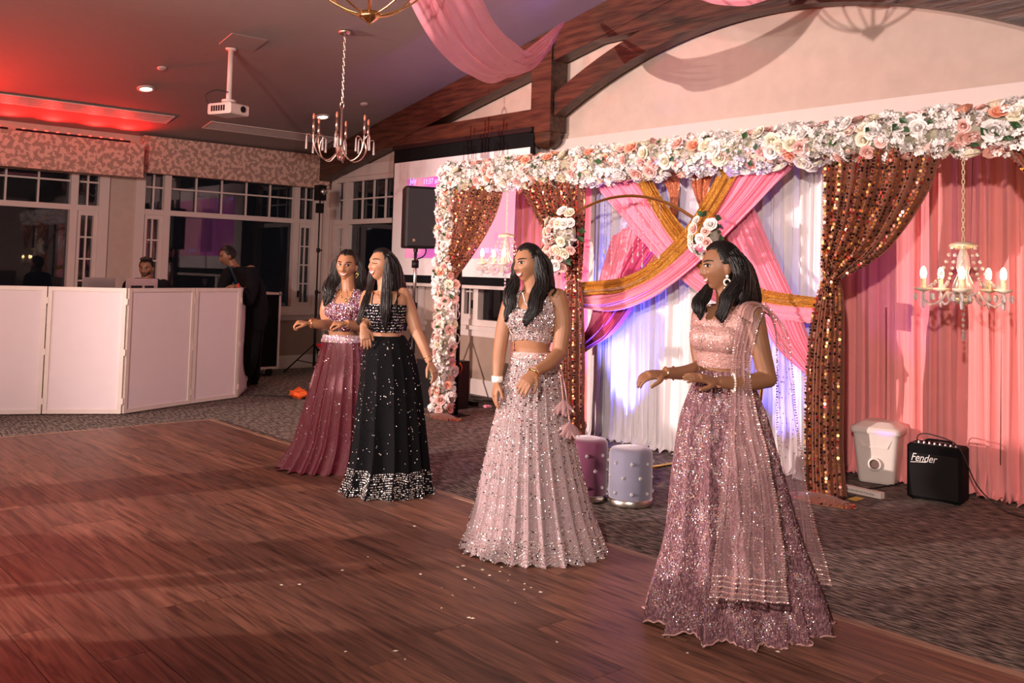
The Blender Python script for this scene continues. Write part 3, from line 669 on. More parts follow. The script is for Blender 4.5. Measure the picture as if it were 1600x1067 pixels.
# gold hoop stand
HY = 5.82
pts = [onY(905, 330, HY), onY(985, 306, HY), onY(1120, 375, HY)]
(x1, _, z1), (x2, _, z2), (x3, _, z3) = pts
Am = np.array([[x2-x1, z2-z1], [x3-x1, z3-z1]])*2; bm = np.array([x2**2-x1**2+z2**2-z1**2, x3**2-x1**2+z3**2-z1**2]); hc = np.linalg.solve(Am, bm); hr = math.hypot(x1-hc[0], z1-hc[1])
print('HOOP', hc, hr)
HZ = max(hc[1], hr+.03)
o = thing('gold_hoop', (hc[0], HY, 0), 'large round gold hoop stand with hanging crystal strands, behind the girls', 'hoop')
th = np.linspace(0, 2*pi, 97)
MB().tube([(hc[0]+hr*math.cos(t), HY, hc[1]+hr*math.sin(t)) for t in th], .013, 10, caps=False).build('ring', 'gold_tube', o, smooth=True)
lowz = hc[1]-hr
for s_ in (-1, 1):
    MB().tube([(hc[0]+s_*.35, HY-.28, .012), (hc[0]+s_*.35, HY+.25, .012)], .012, 8).build('foot_bar', 'gold_tube', o, smooth=True)
    MB().tube([(hc[0]+s_*.35, HY, .012), (hc[0]+s_*.35, HY, hc[1]-math.sqrt(max(.01, hr**2-.35**2)))], .011, 8).build('leg', 'gold_tube', o, smooth=True)
for px, py in [(946, 394), (957, 412), (972, 378), (980, 392), (990, 408), (998, 398), (1005, 415), (1018, 390), (1031, 402)]:
    x = onY(px, 330, HY)[0]; zt = hc[1]+math.sqrt(max(.01, hr**2-(x-hc[0])**2)); zb = onY(px, py, HY)[2]; mb = MB()
    mb.tube([(x, HY, zt), (x, HY, zb)], .0012, 4)
    for z in np.arange(zb+.02, zt-.02, .035): mb.ball((x, HY, z), .0065, 6, 4)
    mb.ball((x, HY, zb), (.010, .010, .018), 6, 4); mb.build('crystal_strand', 'crystal', o, smooth=False)
cluster('round cluster of white and blush flowers on the left of the gold hoop', onY(882, 365, HY-.06), .19, .20, 24, 5)
cluster('cluster of pale pink and white flowers hanging below the round cluster', onY(872, 402, HY-.05), .13, .12, 12, 8)
cluster('small white flower cluster on the right of the gold hoop, above the dark haired girl', onY(1108, 368, HY-.06), .13, .15, 14, 6)

# crystal chandeliers in the side openings
def crystal_chandelier(px, py0, py, Y, label, s_=1.0):
    c = onY(px, py, Y); top_ = (c[0], Y, 2.42); o = thing('crystal_chandelier', (c[0], Y, c[2]), label, 'chandelier', None)
    ch = MB(); zt = c[2]+.30*s_; n_ = int((top_[2]-zt)/.03)
    for i in range(n_):
        z = zt+.015+i*.03; a = (i % 2)*pi/2
        ch.tube([(c[0]+.009*math.cos(a)*math.cos(t), Y+.009*math.sin(a)*math.cos(t), z+.019*math.sin(t)) for t in np.linspace(0, 2*pi, 9)], .0028, 4, caps=False)
    ch.build('chain', 'cream_metal', o)
    C = lambda L: [(r*s_, z*s_) for r, z in L]
    MB().lathe(C([(.015, .30), (.075, .285), (.085, .27), (.05, .26), (.02, .25)]), c, 16).build('crown', 'cream_metal', o, smooth=True)
    MB().lathe(C([(.02, .25), (.035, .20), (.04, .14), (.03, .10), (.055, .04), (.065, .0), (.05, -.04), (.02, -.055)]), c, 16).build('glass_column', 'crystal', o, smooth=True)
    MB().lathe(C([(.02, -.05), (.06, -.055), (.05, -.085), (.012, -.10)]), c, 16).build('bowl', 'cream_metal', o, smooth=True)
    for k in range(5):
        a = 2*pi*k/5+.05+(0 if px > 1000 else .4); dx, dy = math.cos(a), math.sin(a); R0 = .235*s_
        P_ = spline([(c[0]+dx*r*s_, Y+dy*r*s_, c[2]+z*s_) for r, z in [(.03, -.05), (.09, -.02), (.13, -.07), (.19, -.10), (.235, -.06), (.235, -.02)]], 16)
        arm = MB().tube(P_, .008*s_, 7).build('arm', 'crystal', o, smooth=True)
        e = np.array([c[0]+dx*R0, Y+dy*R0, c[2]-.02*s_])
        MB().lathe(C([(.012, 0), (.05, .012), (.055, .025), (.015, .018), (.015, .085), (.001, .086)]), e, 12, caps=False).build('candle_cup', 'candle', arm, smooth=True)
        MB().ball(e+[0, 0, .115*s_], (.019*s_, .019*s_, .044*s_), 10, 8).build('bulb', 'flame', arm, smooth=True)
        d_ = MB()
        for q in range(6):
            t = 2*pi*q/6; d_.ball(e+[.052*s_*math.cos(t), .052*s_*math.sin(t), -.012*s_-.02], (.010, .010, .024), 6, 4)
        d_.ball(e+[0, 0, -.07*s_], (.013, .013, .036), 6, 4); d_.build('crystal_drop', 'crystal', arm, kind='stuff')
        sw = MB()                                            # bead swag from crown to cup
        for t in np.linspace(0, 1, 12):
            q_ = (np.array([c[0]+dx*.07*s_, Y+dy*.07*s_, c[2]+.26*s_])*(1-t)+(e+[0, 0, .03])*t)-[0, 0, .10*s_*math.sin(pi*t)*.8]; sw.ball(q_, .0125*s_, 6, 4)
        sw.build('bead_swag', 'crystal', o, kind='stuff')
        light('candle', 'POINT', e+[0, 0, .13], None, 3.2, (1, .55, .25), .02)
    d_ = MB()
    for i in range(6): d_.ball(c+np.array([.0, 0, (-.12-.035*i)*s_]), (.010, .010, .014) if i < 5 else (.012, .012, .028), 6, 4)
    d_.build('pendant_drops', 'crystal', o, kind='stuff'); return o
crystal_chandelier(1505, 235, 452, ARY-.02, 'glowing crystal candle chandelier hanging in the right opening of the arch')
crystal_chandelier(790, 280, 412, ARY+.02, 'glowing crystal chandelier hanging beside the smiling girl in beads')

# ceiling chandelier with candle tubes
def tube_chandelier(cx, cy, zt, zb, label, only_chain=True, s_=1.0, chain_m='nickel'):
    o = thing('candle_chandelier', (cx, cy, zb), label, 'chandelier')
    MB().lathe([(.01, -.05), (.05, -.045), (.068, -.02), (.068, 0)], (cx, cy, zt), 24).build('canopy', 'nickel', o, smooth=True)
    ch = MB(); zc = zb+.62*s_; n_ = int((zt-.05-zc)/.042)
    for i in range(max(1, n_)):
        z = zc+.02+i*.042; a = (i % 2)*pi/2
        ch.tube([(cx+.010*math.cos(a)*math.cos(t), cy+.010*math.sin(a)*math.cos(t), z+.026*math.sin(t)) for t in np.linspace(0, 2*pi, 9)], .003, 4, caps=False)
    ch.build('chain', 'nickel', o)
    rg = MB().tube([(cx+.035*math.cos(t), cy, zc-.02+.045*math.sin(t)) for t in np.linspace(0, 2*pi, 17)], .006, 6, caps=False); rg.build('loop', 'nickel', o, smooth=True)
    MB().lathe([(.001, 0), (.022*s_, .02*s_), (.03*s_, .05*s_), (.018*s_, .08*s_), (.013*s_, .20*s_), (.018*s_, .24*s_), (.012*s_, .26*s_), (.012*s_, .55*s_), (.004, .56*s_)], (cx, cy, zb), 14).build('stem', 'nickel', o, smooth=True)
    for k in range(6):
        a = 2*pi*k/6+.35; dx, dy = math.cos(a), math.sin(a)
        Pt = lambda r, z: (cx+dx*r*s_, cy+dy*r*s_, zb+z*s_)
        arm = MB().tube(spline([Pt(.012, .17), Pt(.05, .08), Pt(.14, .005), Pt(.24, .05), Pt(.295, .16), Pt(.305, .28)], 24), .0075*s_, 7).build('arm', 'nickel', o, smooth=True)
        MB().tube(spline([Pt(.27, .09), Pt(.30, .20), Pt(.345, .255), Pt(.375, .25)], 14), .006*s_, 6).tube(spline([Pt(.29, .13), Pt(.27, .22), Pt(.225, .26), Pt(.20, .245)], 14), .006*s_, 6).build('hook', 'nickel', arm, smooth=True)
        MB().tube([Pt(.305, .28), Pt(.305, .415)], .0125*s_, 10).build('candle_tube', 'nickel', arm, smooth=True)
        MB().ball(Pt(.305, .445), (.014*s_, .014*s_, .036*s_), 8, 7).build('bulb', 'bulb', arm, smooth=True)
        for r in (.375, .20): MB().tube([Pt(r, .24), Pt(r, .10)], [.006*s_, .011*s_], 6).build('crystal_rod', 'crystal', arm)
    return o
def below(c, py):
    zs = np.linspace(.5, 4.5, 2001); best = min(zs, key=lambda z: abs((PY-FPX*((np.array([c[0], c[1], z])-CAM0)@U2)/depth([c[0], c[1], z]))-py)); return best
p = ceil_pt(539, 48); tube_chandelier(p[0], p[1], p[2], below(p, 252), 'nickel candle chandelier with six curved arms hanging by a chain, complete in view')
# nearer chandelier, only its cage of arms reaches into the frame
c = at(577, 30, 6.2); o = thing('basket_chandelier', tuple(c), 'brass basket chandelier cut off by the top edge of the frame', 'chandelier')
MB().lathe([(.001, -.045), (.008, -.04), (.006, -.03), (.03, -.018), (.05, .0), (.07, .01), (.07, .03), (.055, .035), (.055, .05), (.02, .055)], c, 24).build('finial', 'brass', o, smooth=True)
for k in range(8):
    a = 2*pi*k/8+.2; dx, dy = math.cos(a), math.sin(a)
    MB().tube(spline([(c[0]+dx*r, c[1]+dy*r, c[2]+z) for r, z in [(.05, .03), (.16, .06), (.30, .14), (.42, .30), (.44, .48), (.38, .60)]], 22), .007, 6).build('arm', 'brass', o, smooth=True)
    MB().tube([(c[0]+dx*.38, c[1]+dy*.38, c[2]+.6), (c[0]+dx*.38, c[1]+dy*.38, c[2]+.74)], .012, 8).build('candle_tube', 'candle', o, smooth=True)
MB().tube([c+[0, 0, .04], c+[0, 0, 1.3]], .012, 8).build('stem', 'brass', o, smooth=True)

# sheer swags hung from the ceiling
def sheet(A, B, n=50, nv=60, folds=5, amp=.04, seed=0, nrm=None, close=0):
    a, b_ = spline([at(*p) for p in A], n), spline([at(*p) for p in B], n); G = []
    for i in range(n):
        row = []
        for v in np.linspace(0, 1, nv):
            wd = np.linalg.norm(a[i]-b_[i]); q = a[i]*(1-v)+b_[i]*v
            d = amp*min(1, wd/.3)*math.sin(2*pi*folds*v+.8*noise1(v*4+i*.05, seed)+noise1(i*.08, seed+1))*(1+.5*noise1(v*9, seed))
            row.append(q-_f*d+np.array([0, 0, .3*d]))
        G.append(row)
    return G
o = thing('ceiling_swag', tuple(at(800, 100, 8.5)), 'sheer pink fabric swag looping from the ceiling to the timber truss', 'swag')
G = sheet([(625, -30, 6.6), (665, 45, 6.9), (700, 90, 7.3), (735, 115, 7.7), (765, 126, 8.1), (802, 121, 8.6), (840, 102, 9.1), (868, 62, 9.5), (880, 36, 9.7)],
          [(742, -30, 6.8), (768, 25, 7.3), (797, 60, 7.8), (820, 80, 8.3), (838, 86, 8.8), (850, 76, 9.1), (864, 62, 9.4), (874, 48, 9.6), (882, 34, 9.7)], folds=5, amp=.05, seed=3)
MB().grid(G).build('sheer_cloth', 'sheer_pink', o, smooth=True)
G = sheet([(800, 90, 8.3), (822, 78, 8.7), (848, 58, 9.2), (868, 42, 9.5), (880, 34, 9.7)], [(820, 96, 8.4), (850, 84, 8.9), (866, 60, 9.3), (874, 48, 9.6), (882, 36, 9.75)], folds=5, amp=.03, seed=5)
MB().grid(G).build('back_fold', 'sheer_pink', o, smooth=True)
o = thing('ceiling_swag', tuple(at(1120, -10, 8)), 'sheer pink swag whose lowest edge shows at the top right', 'swag')
G = sheet([(1000, -60, 7.5), (1050, -12, 7.5), (1120, 6, 7.4), (1180, 5, 7.3), (1230, -10, 7.2), (1300, -60, 7)], [(1030, -120, 7.8), (1070, -70, 7.7), (1120, -45, 7.6), (1180, -45, 7.5), (1220, -70, 7.4), (1270, -130, 7.2)], folds=4, amp=.04, seed=6)
MB().grid(G).build('sheer_cloth', 'sheer_pink', o, smooth=True)
# ------------------------------------------------------------ furniture and equipment
# folding dj facade: five framed scrim panels
bp = [onZ(-130, 640), onZ(0-4, 649), onZ(65, 648), onZ(190, 648), onZ(296, 632), onZ(369, 622)]
bp[0] = bp[1]+(bp[1]-bp[2])*1.4; bp.append(onZ(383, 608))
o = thing('dj_facade', tuple(bp[3]), 'white folding screen booth front around the two men at the left', 'booth')
BH = 1.235
for k in range(1, len(bp)-1):
    a, b_ = bp[k][:2], bp[k+1][:2]
    if k == 1: a = b_+(a-b_)/np.linalg.norm(a-b_)*.86
    L = np.linalg.norm(b_-a); d = (b_-a)/L; R_ = np.array([[d[0], -d[1], 0], [d[1], d[0], 0], [0, 0, 1]]); t = (a[0], a[1], .012)
    fr = MB().box((.006, -.018, 0), (.045, .018, BH)).box((L-.045, -.018, 0), (L-.006, .018, BH)).box((.045, -.016, BH-.04), (L-.045, .016, BH)).box((.045, -.016, 0), (L-.045, .016, .04))
    f = fr.xform(R_, t).build('frame', 'alu', o)
    MB().box((.045, -.004, .04), (L-.045, .004, BH-.04)).xform(R_, t).build('scrim_panel', 'panel', o)
    for z in (.12, .6, 1.1): MB().box((L-.010, -.024, z-.03), (L+.010, .024, z+.03)).xform(R_, t).build('hinge', 'alu', o)
# table behind the facade with the laptops
MB().box((-10.95, 2.2, .72), (-10.25, 4.35, .76)).box((-10.9, 2.25, 0.0), (-10.85, 2.3, .72)).box((-10.9, 4.25, 0.0), (-10.85, 4.3, .72)).box((-10.35, 2.25, 0.0), (-10.3, 2.3, .72)).box((-10.35, 4.2, 0.0), (-10.3, 4.25, .72)).build('dj_table', 'dark', label='black table with laptops hidden behind the white booth', cat='table')
def laptop(pc, w_, label, logo):
    o = thing('laptop', (pc[0], pc[1], .76), label, 'laptop', 'laptops on the booth table')
    d = np.array([R2[0], R2[1]]); d = np.array([-.25, .97]); d /= np.linalg.norm(d); R_ = np.array([[d[0], -d[1], 0], [d[1], d[0], 0], [0, 0, 1]])
    # stand, base and raised lid with its back to the room
    MB().box((-w_/2+.03, -.02, .762), (w_/2-.03, .24, 1.09)).xform(R_, (pc[0], pc[1], 0)).build('stand', 'dark', o)
    MB().box((-w_/2, .0, 1.09), (w_/2, .25, 1.105)).xform(R_, (pc[0], pc[1], 0)).build('keyboard_base', 'laptop', o)
    MB().prism([(-w_/2, 1.10), (w_/2, 1.10), (w_/2, 1.33), (w_/2-.008, 1.338), (-w_/2+.008, 1.338), (-w_/2, 1.33)], -.012, -.002).xform(R_, (pc[0], pc[1], 0)).build('lid', 'laptop', o)
    if logo:
        for x0, x1 in ((-.13, .0), (.03, .14)):
            MB().box((x0, -.014, 1.18), (x1, -.0125, 1.265)).xform(R_, (pc[0], pc[1], 0)).build('sticker', 'dark', o)
laptop(at(154, 447, depth(bp[3])+.55), .37, 'plain grey laptop lid, left one behind the booth', False)
laptop(at(221, 447, depth(bp[3])+.55), .37, 'grey laptop lid with dark stickers in front of the seated man', True)

# road case
a = onZ(316, 590); c = onZ(425, 574); o = thing('road_case', (c[0], c[1], 0), 'tall black road case with pale metal edges on casters behind the leaning man', 'case')
X0, X1, Y0, Y1 = -13.0, -12.2, 6.05, 6.80
p1 = onZ(428, 574); Xr = max(p1[0], -11.9)
cx1, cy1 = -11.9, onX(436, 500, -11.9)[1]; cx0 = -12.55; cy0 = cy1-.62
z0, z1 = .12, 1.13
MB().box((cx0, cy0, z0), (cx1, cy1, z1)).build('body', 'fabric_black', o)
e = MB(); t = .028
for x in (cx0, cx1):
    for y in (cy0, cy1): e.box((x-t/2, y-t/2, z0), (x+t/2, y+t/2, z1))
for z in (z0, z1):
    for x in (cx0, cx1): e.box((x-t/2, cy0, z-t/2), (x+t/2, cy1, z+t/2))
    for y in (cy0, cy1): e.box((cx0, y-t/2, z-t/2), (cx1, y+t/2, z+t/2))
e.build('edging', 'alu', o)
for x in (cx0+.08, cx1-.08):
    for y in (cy0+.08, cy1-.08):
        for z in (z1,): MB().ball((x+(.08 if x > -12.2 else -.08), y+(.08 if y > cy0+.3 else -.08), z), .03, 8, 6).build('corner_cap', 'metal', o, smooth=True)
        MB().tube([(x-.02, y, .05), (x+.02, y, .05)], .048, 14).box((x-.03, y-.03, .09), (x+.03, y+.03, z0)).build('caster', 'dark', o, smooth=False)
glb = MB().lathe([(.03, 0), (.035, .01), (.008, .02), (.008, .05), (.032, .08), (.036, .12), (.03, .15)], (cx1-.25, cy0+.22, z1+.014), 16); glb.build('drinking_glass', M['crystal'], label='clear drinking glass on the road case by the window', cat='glass', smooth=True)

# light stand by the corner
b0 = onZ(496, 562); b0 = np.array([-11.9, 0, 0])+0*b0
sx, sy = -11.95, onX(493, 500, -11.95)[1]
o = thing('light_stand', (sx, sy, 0), 'tall thin black tripod stand topped by a lamp in the room corner', 'stand')
MB().tube([(sx, sy, .10), (sx, sy, 1.15)], .018, 10).build('lower_tube', 'dark', o, smooth=True)
zt = onX(497, 300, sx)[2]
MB().tube([(sx, sy, 1.15), (sx, sy, zt-.1)], .011, 8).build('upper_tube', 'dark', o, smooth=True)
for z in (1.15, 1.75): MB().tube([(sx, sy, z-.03), (sx, sy, z+.03)], .026, 10).box((sx-.01, sy+.02, z-.01), (sx+.01, sy+.06, z+.01)).build('clamp', 'dark', o)
for k in range(3):
    a = 2*pi*k/3-2.0; leg = MB().tube([(sx, sy, .42), (sx+.42*math.cos(a), sy+.42*math.sin(a), .015)], .010, 8).build('leg', 'dark', o, smooth=True)
    MB().tube([(sx, sy, .14), (sx+.24*math.cos(a), sy+.24*math.sin(a), .19)], .007, 6).build('brace', 'dark', leg, smooth=True)
MB().box((sx-.07, sy-.06, zt-.12), (sx+.07, sy+.06, zt+.10)).build('lamp_body', 'dark', o); MB().tube([(sx+.07, sy, zt), (sx+.12, sy, zt)], .05, 14).build('lens', 'chrome', o, smooth=True)
MB().box((sx-.03, sy-.05, zt-.30), (sx+.03, sy+.05, zt-.16)).build('bracket', 'dark', o)

# loudspeaker on its stand
D = depth(onZ(655, 622)); c = at(646, 500, D); cx, cy = c[0], c[1]
def spk_z(py): return at(650, py, D)[2]
o = thing('speaker_stand', (cx, cy, 0), 'black pole stand under the loudspeaker, beside the flower column', 'stand')
zb = spk_z(388); zt = spk_z(292)
MB().tube([(cx, cy, .05), (cx, cy, 1.05)], .030, 12).build('lower_tube', 'dark', o, smooth=True)
MB().tube([(cx, cy, 1.05), (cx, cy, zb)], .019, 12).build('upper_tube', 'metal', o, smooth=True)
for z in (1.08, zb-.18): MB().tube([(cx, cy, z-.05), (cx, cy, z+.04)], .042, 12).build('collar', 'dark', o, smooth=True)
for k in range(3):
    a = 2*pi*k/3+.5; MB().tube([(cx, cy, .75), (cx+.45*math.cos(a), cy+.45*math.sin(a), .02)], .013, 8).build('leg', 'dark', o, smooth=True)
o = thing('loudspeaker', (cx, cy, zb), 'big black loudspeaker on a pole in front of the projection screen', 'speaker')
a = math.radians(22); wv = VR*math.cos(a)+VA*math.sin(a); dv = -VR*math.sin(a)+VA*math.cos(a)       # facing a little left
RS = np.array([wv, dv, [0, 0, 1]]).T; h = zt-zb
pl_ = [(-.17, -.20), (.17, -.20), (.20, -.15), (.13, .20), (-.13, .20), (-.20, -.15)]
V0 = MB().prism(pl_, 0, h, axis=2); V0.xform(RS, (cx, cy, zb)); bo = V0.build('cabinet', 'dark', o)
bv = bo.modifiers.new('b', 'BEVEL'); bv.width = .022; bv.segments = 3
MB().prism([(-.165, .03), (.165, .03), (.165, h-.03), (-.165, h-.03)], -.212, -.200).xform(RS, (cx, cy, zb)).build('grille', mat('speaker_grille', (.02, .02, .022), .7, bump=.6, bscale=400), o)
MB().lathe([(.018, 0), (.018, .004)], n=12).xform(np.array([[1, 0, 0], [0, 0, 1], [0, -1, 0]]).T).xform(RS, np.array([cx, cy, zb])+RS@np.array([-.09, -.214, .09])).build('badge', 'metal', o)
MB().box((.198, -.05, h*.35), (.215, .08, h*.62)).xform(RS, (cx, cy, zb)).build('side_handle', 'fabric_black', o)
MB().tube([(cx, cy, zb-.04), (cx, cy, zb+.01)], .028, 10).build('pole_socket', 'dark', o)
P_ = spline([np.array([cx, cy, zb])+RS@np.array(q) for q in [(.14, .05, 0), (.14, .05, -.05), (.10, .05, -.10), (.03, .04, -.14), (.025, .03, -.3), (.02, .03, -.6)]], 24)
MB().tube(P_, .008, 6).build('power_cable', 'cable', o, smooth=True)
# dark case standing at the foot of the column
c = onZ(650, 640); c2 = onZ(668, 640)+np.array([-.05, .25, 0]); MB().box((c2[0]-.25, c2[1]-.2, .004), (c2[0]+.22, c2[1]+.18, .52)).build('subwoofer', 'dark', label='low black box speaker on the floor behind the flower column', cat='speaker')

# ottomans
def ottoman(px, py, r, h, m, label, btn=True):
    c = onZ(px, py); c = c+np.append((c[:2]/np.linalg.norm(c[:2]))*r, 0); o = thing('ottoman', (c[0], c[1], 0), label, 'ottoman', 'round velvet ottomans')
    MB().lathe([(r*1.0, .004), (r*1.02, .015), (r*1.02, .045), (r*.99, .05)], (c[0], c[1], 0), 40).build('base_ring', 'metal', o, smooth=True)
    G = []
    for z, k in [(.05, .985), (.07, 1.0), (h*.5, 1.0), (h-.06, 1.0), (h-.025, .97), (h-.008, .88), (h, .6), (h+.004, .02)]:
        G.append([(c[0]+r*k*math.cos(t)*(1-.012*abs(math.cos(4*t))), c[1]+r*k*math.sin(t)*(1-.012*abs(math.cos(4*t))), z) for t in np.linspace(0, 2*pi, 64, endpoint=False)])
    MB().grid(G, closed=True).build('velvet_drum', m, o, smooth=True)
    if btn:
        for row, z in enumerate((h*.25, h*.52, h*.76)):
            for k in range(8):
                t = 2*pi*(k+.5*(row % 2))/8; MB().ball((c[0]+r*1.005*math.cos(t), c[1]+r*1.005*math.sin(t), z), .013, 6, 5).build('crystal_button', 'crystal', o)
ottoman(984, 796, .145, .375, 'velvet_grey', 'round grey velvet ottoman studded with crystal buttons between the two front girls')
ottoman(915, 788, .145, .41, 'velvet_pink', 'round dusky pink ottoman half hidden behind the beaded skirt')

# white tub with a bung hole
c = onZ(1350, 756); o = thing('plastic_tub', (c[0], c[1], 0), 'white plastic tub with lid and round spout hole beside the sequin curtain', 'tub')
a = math.radians(14); RT = np.array([[math.cos(a), -math.sin(a), 0], [math.sin(a), math.cos(a), 0], [0, 0, 1]]); tc_ = c+np.array([.02, .2, 0])
def rrect(w_, d_, r, n=6):
    P_ = []
    for cx_, cy_, t0 in [(w_-r, -d_+r, -pi/2), (w_-r, d_-r, 0), (-w_+r, d_-r, pi/2), (-w_+r, -d_+r, pi)]:
        for t in np.linspace(t0, t0+pi/2, n): P_.append((cx_+r*math.cos(t), cy_+r*math.sin(t)))
    return P_
def loft(L, cap=True):
    mb = MB(); n_ = len(L[0][0]); V = [(x, y, z) for P_, z in L for x, y in P_]
    F = [(i*n_+j, i*n_+(j+1) % n_, (i+1)*n_+(j+1) % n_, (i+1)*n_+j) for i in range(len(L)-1) for j in range(n_)]
    if cap: F += [tuple(range(n_))[::-1], tuple((len(L)-1)*n_+j for j in range(n_))]
    return mb.add(V, F)
loft([(rrect(.125, .125, .03), .004), (rrect(.13, .13, .03), .02), (rrect(.165, .165, .035), .37), (rrect(.165, .165, .035), .375)]).xform(RT, tc_).build('tub_body', 'white_plastic', o)
loft([(rrect(.178, .178, .04), .372), (rrect(.182, .182, .04), .385), (rrect(.182, .182, .04), .405), (rrect(.172, .172, .04), .42), (rrect(.11, .11, .03), .455), (rrect(.10, .10, .03), .458)]).xform(RT, tc_).build('lid', 'white_plastic', o)
sp_ = MB().lathe([(.048, 0), (.048, .02), (.036, .022), (.036, .002)], n=24, caps=False).xform(np.array([[1, 0, 0], [0, 0, -1], [0, 1, 0]])); sp_.xform(RT, tc_+RT@np.array([0, -.148, .15])); sp_.build('spout_ring', 'white_plastic', o, smooth=False)
MB().tube([(0, -.145, .15), (0, -.1535, .15)], .034, 20).xform(RT, tc_).build('spout_hole', mat('hole_brown', (.16, .10, .08), .8), o)
MB().prism([(-.12, .33), (-.09, .27), (.09, .27), (.12, .33), (.115, .335), (.085, .277), (-.085, .277), (-.115, .335)], -.166, -.158).xform(RT, tc_).build('front_ridge', 'white_plastic', o)

# guitar amplifier
c = onZ(1416, 778); d = onZ(1505, 793); d1 = d-c; d1[2] = 0; L = .50; u_ = d1/np.linalg.norm(d1); v_ = np.array([-u_[1], u_[0], 0])
RA = np.array([u_, v_, [0, 0, 1]]).T
L = np.linalg.norm(onZ(1503, 792)-c); Ha = .385
o = thing('guitar_amplifier', tuple(c), 'small black guitar amplifier with white script logo in front of the pink drape', 'amplifier')
MB().prism([(0, .012), (L, .012), (L, Ha), (0, Ha)], 0, .20).xform(RA, c).build('cabinet', 'fabric_black', o).modifiers.new('b', 'BEVEL').width = .015
MB().prism([(.02, .03), (L-.02, .03), (L-.02, Ha-.06), (.02, Ha-.06)], -.006, .0).xform(RA, c).build('grille_cloth', mat('grille_cloth', (.008, .007, .008), .9, bump=.8, bscale=500), o)
MB().prism([(.03, Ha-.002), (L-.03, Ha-.002), (L-.03, Ha+.003), (.03, Ha+.003)], .02, .08).xform(RA, c).build('control_panel', 'dark', o)
for i in range(8): MB().lathe([(.010, 0), (.008, .012), (.001, .012)], RA@np.array([.07+i*.035, .05, 0])+c+[0, 0, Ha+.003], 10, caps=False).build('knob', 'laptop', o)
hd = MB().tube(spline([(L*.28, .12, Ha), (L*.3, .12, Ha+.02), (L*.7, .12, Ha+.02), (L*.72, .12, Ha)], 14), .009, 6).xform(RA, c).build('handle', 'fabric_black', o, smooth=True)
angA = math.atan2(u_[1], u_[0])
text('Fender', tuple(c+RA@np.array([.03, -.0075, Ha-.115])), .075, 'text_white', o, rot=(pi/2, 0, angA), shear=.35, sx=.8)
MB().prism([(.03, Ha-.125), (.13, Ha-.12), (.15, Ha-.110), (.03, Ha-.130)], -.0085, -.007).xform(RA, c).build('logo_underline', 'text_white', o)
for x in (.04, L-.04):
    for y in (.03, .17): MB().lathe([(.015, 0.002), (.015, .014)], RA@np.array([x, y, 0])+c, 10).build('rubber_foot', 'dark', o)
P_ = spline([c+RA@np.array(q) for q in [(.06, .05, Ha+.003), (.06, .05, Ha+.05), (.12, .06, Ha+.07), (.3, .02, Ha+.04), (L+.02, -.02, Ha-.04), (L+.10, -.01, Ha-.22), (L+.22, .0, .05), (L+.36, -.02, .012), (L+.8, -.1, .012)]], 50)
MB().tube(P_, .0045, 6).build('instrument_cable', 'cable', label='black cable looping over the amplifier and down to the carpet', cat='cable', smooth=True)
# long cardboard tube box, yellow card
a, b_ = onZ(1318, 768), onZ(1376, 781); d1 = b_-a; L = np.linalg.norm(d1)+.25; u_ = d1/np.linalg.norm(d1); v_ = np.array([-u_[1], u_[0], 0]); RB = np.array([u_, v_, [0, 0, 1]]).T
o = thing('long_box', tuple(b_), 'long slim white cardboard box with printed text lying by the sequin curtain', 'box')
MB().box((-L, 0, .004), (0, .05, .045)).xform(RB, b_).build('carton', 'paper', o)
text('FLOOR PROTECTOR ROLL', tuple(b_+RB@np.array([-.26, -.001, .018])), .018, 'paper_print', o, rot=(pi/2, 0, math.atan2(u_[1], u_[0])))
c = onZ(1332, 778, .003); MB().box((c[0]-.10, c[1]-.06, .002), (c[0]+.06, c[1]+.06, .005)).build('yellow_card', 'yellow', label='yellow card on the carpet under the long white box', cat='card')

# cables, plugs and small things on the carpet
def cable(pp, label, r=.006, m='cable'):
    P_ = spline([np.append(onZ(x, y)[:2], r+.001+(h[0] if h else 0)) for x, y, *h in pp], 60); MB().tube(P_, r, 6).build('cable', m, label=label, cat='cable', smooth=True)
cable([(384, 618), (420, 619), (470, 621), (500, 622)], 'black cable running from the booth across the carpet')
cable([(724, 622, .16), (720, 624, .04), (704, 624), (716, 634), (735, 622), (728, 619), (742, 621), (755, 624), (742, 634), (730, 638)], 'coil of black cable beside the foot of the flower column')
cable([(712, 622), (740, 626), (770, 628), (800, 632)], 'thin black cable along the skirting right of the flower column')
cable([(1310, 760), (1350, 765), (1400, 758), (1414, 752)], 'black cable on the carpet in front of the white tub')
c = onZ(735, 633); MB().box((c[0]-.12, c[1]-.03, .002), (c[0]+.10, c[1]+.03, .05)).build('power_strip', 'dark', label='black power strip on the carpet by the flower column', cat='power strip')
c = onY(713, 575, 6.35); o = thing('cable_reel', (c[0], c[1], c[2]), 'small black cable reel with orange rim beside the flower column', 'reel')
MB().tube([c+[0, -.03, 0], c+[0, .03, 0]], .045, 18).build('drum', 'dark', o); MB().tube([c+[0, -.036, 0], c+[0, -.03, 0]], .058, 18).tube([c+[0, .03, 0], c+[0, .036, 0]], .058, 18).build('rim', 'orange_cloth', o)
MB().box((c[0]-.02, c[1]+.0, .02), (c[0]+.02, c[1]+.03, c[2]-.04)).build('post', 'dark', o)
def crumple(px, py, r, h, m, name, label, cat, seed):
    c = onZ(px, py); q = MB(); q.ball(c+[0, 0, h*.5], (r, r*.7, h*.5), 14, 9); V = q.v[0]; rr = np.random.RandomState(seed)
    V += rr.randn(*V.shape)*np.array([r, r, h])*.12; V[:, 2] = np.maximum(V[:, 2], .002); q.v = [V]; q.build(name, m, label=label, cat=cat, smooth=False)
crumple(466, 622, .13, .10, 'orange_cloth', 'orange_cloth', 'crumpled orange cloth on the carpet behind the maroon skirt', 'cloth', 1)
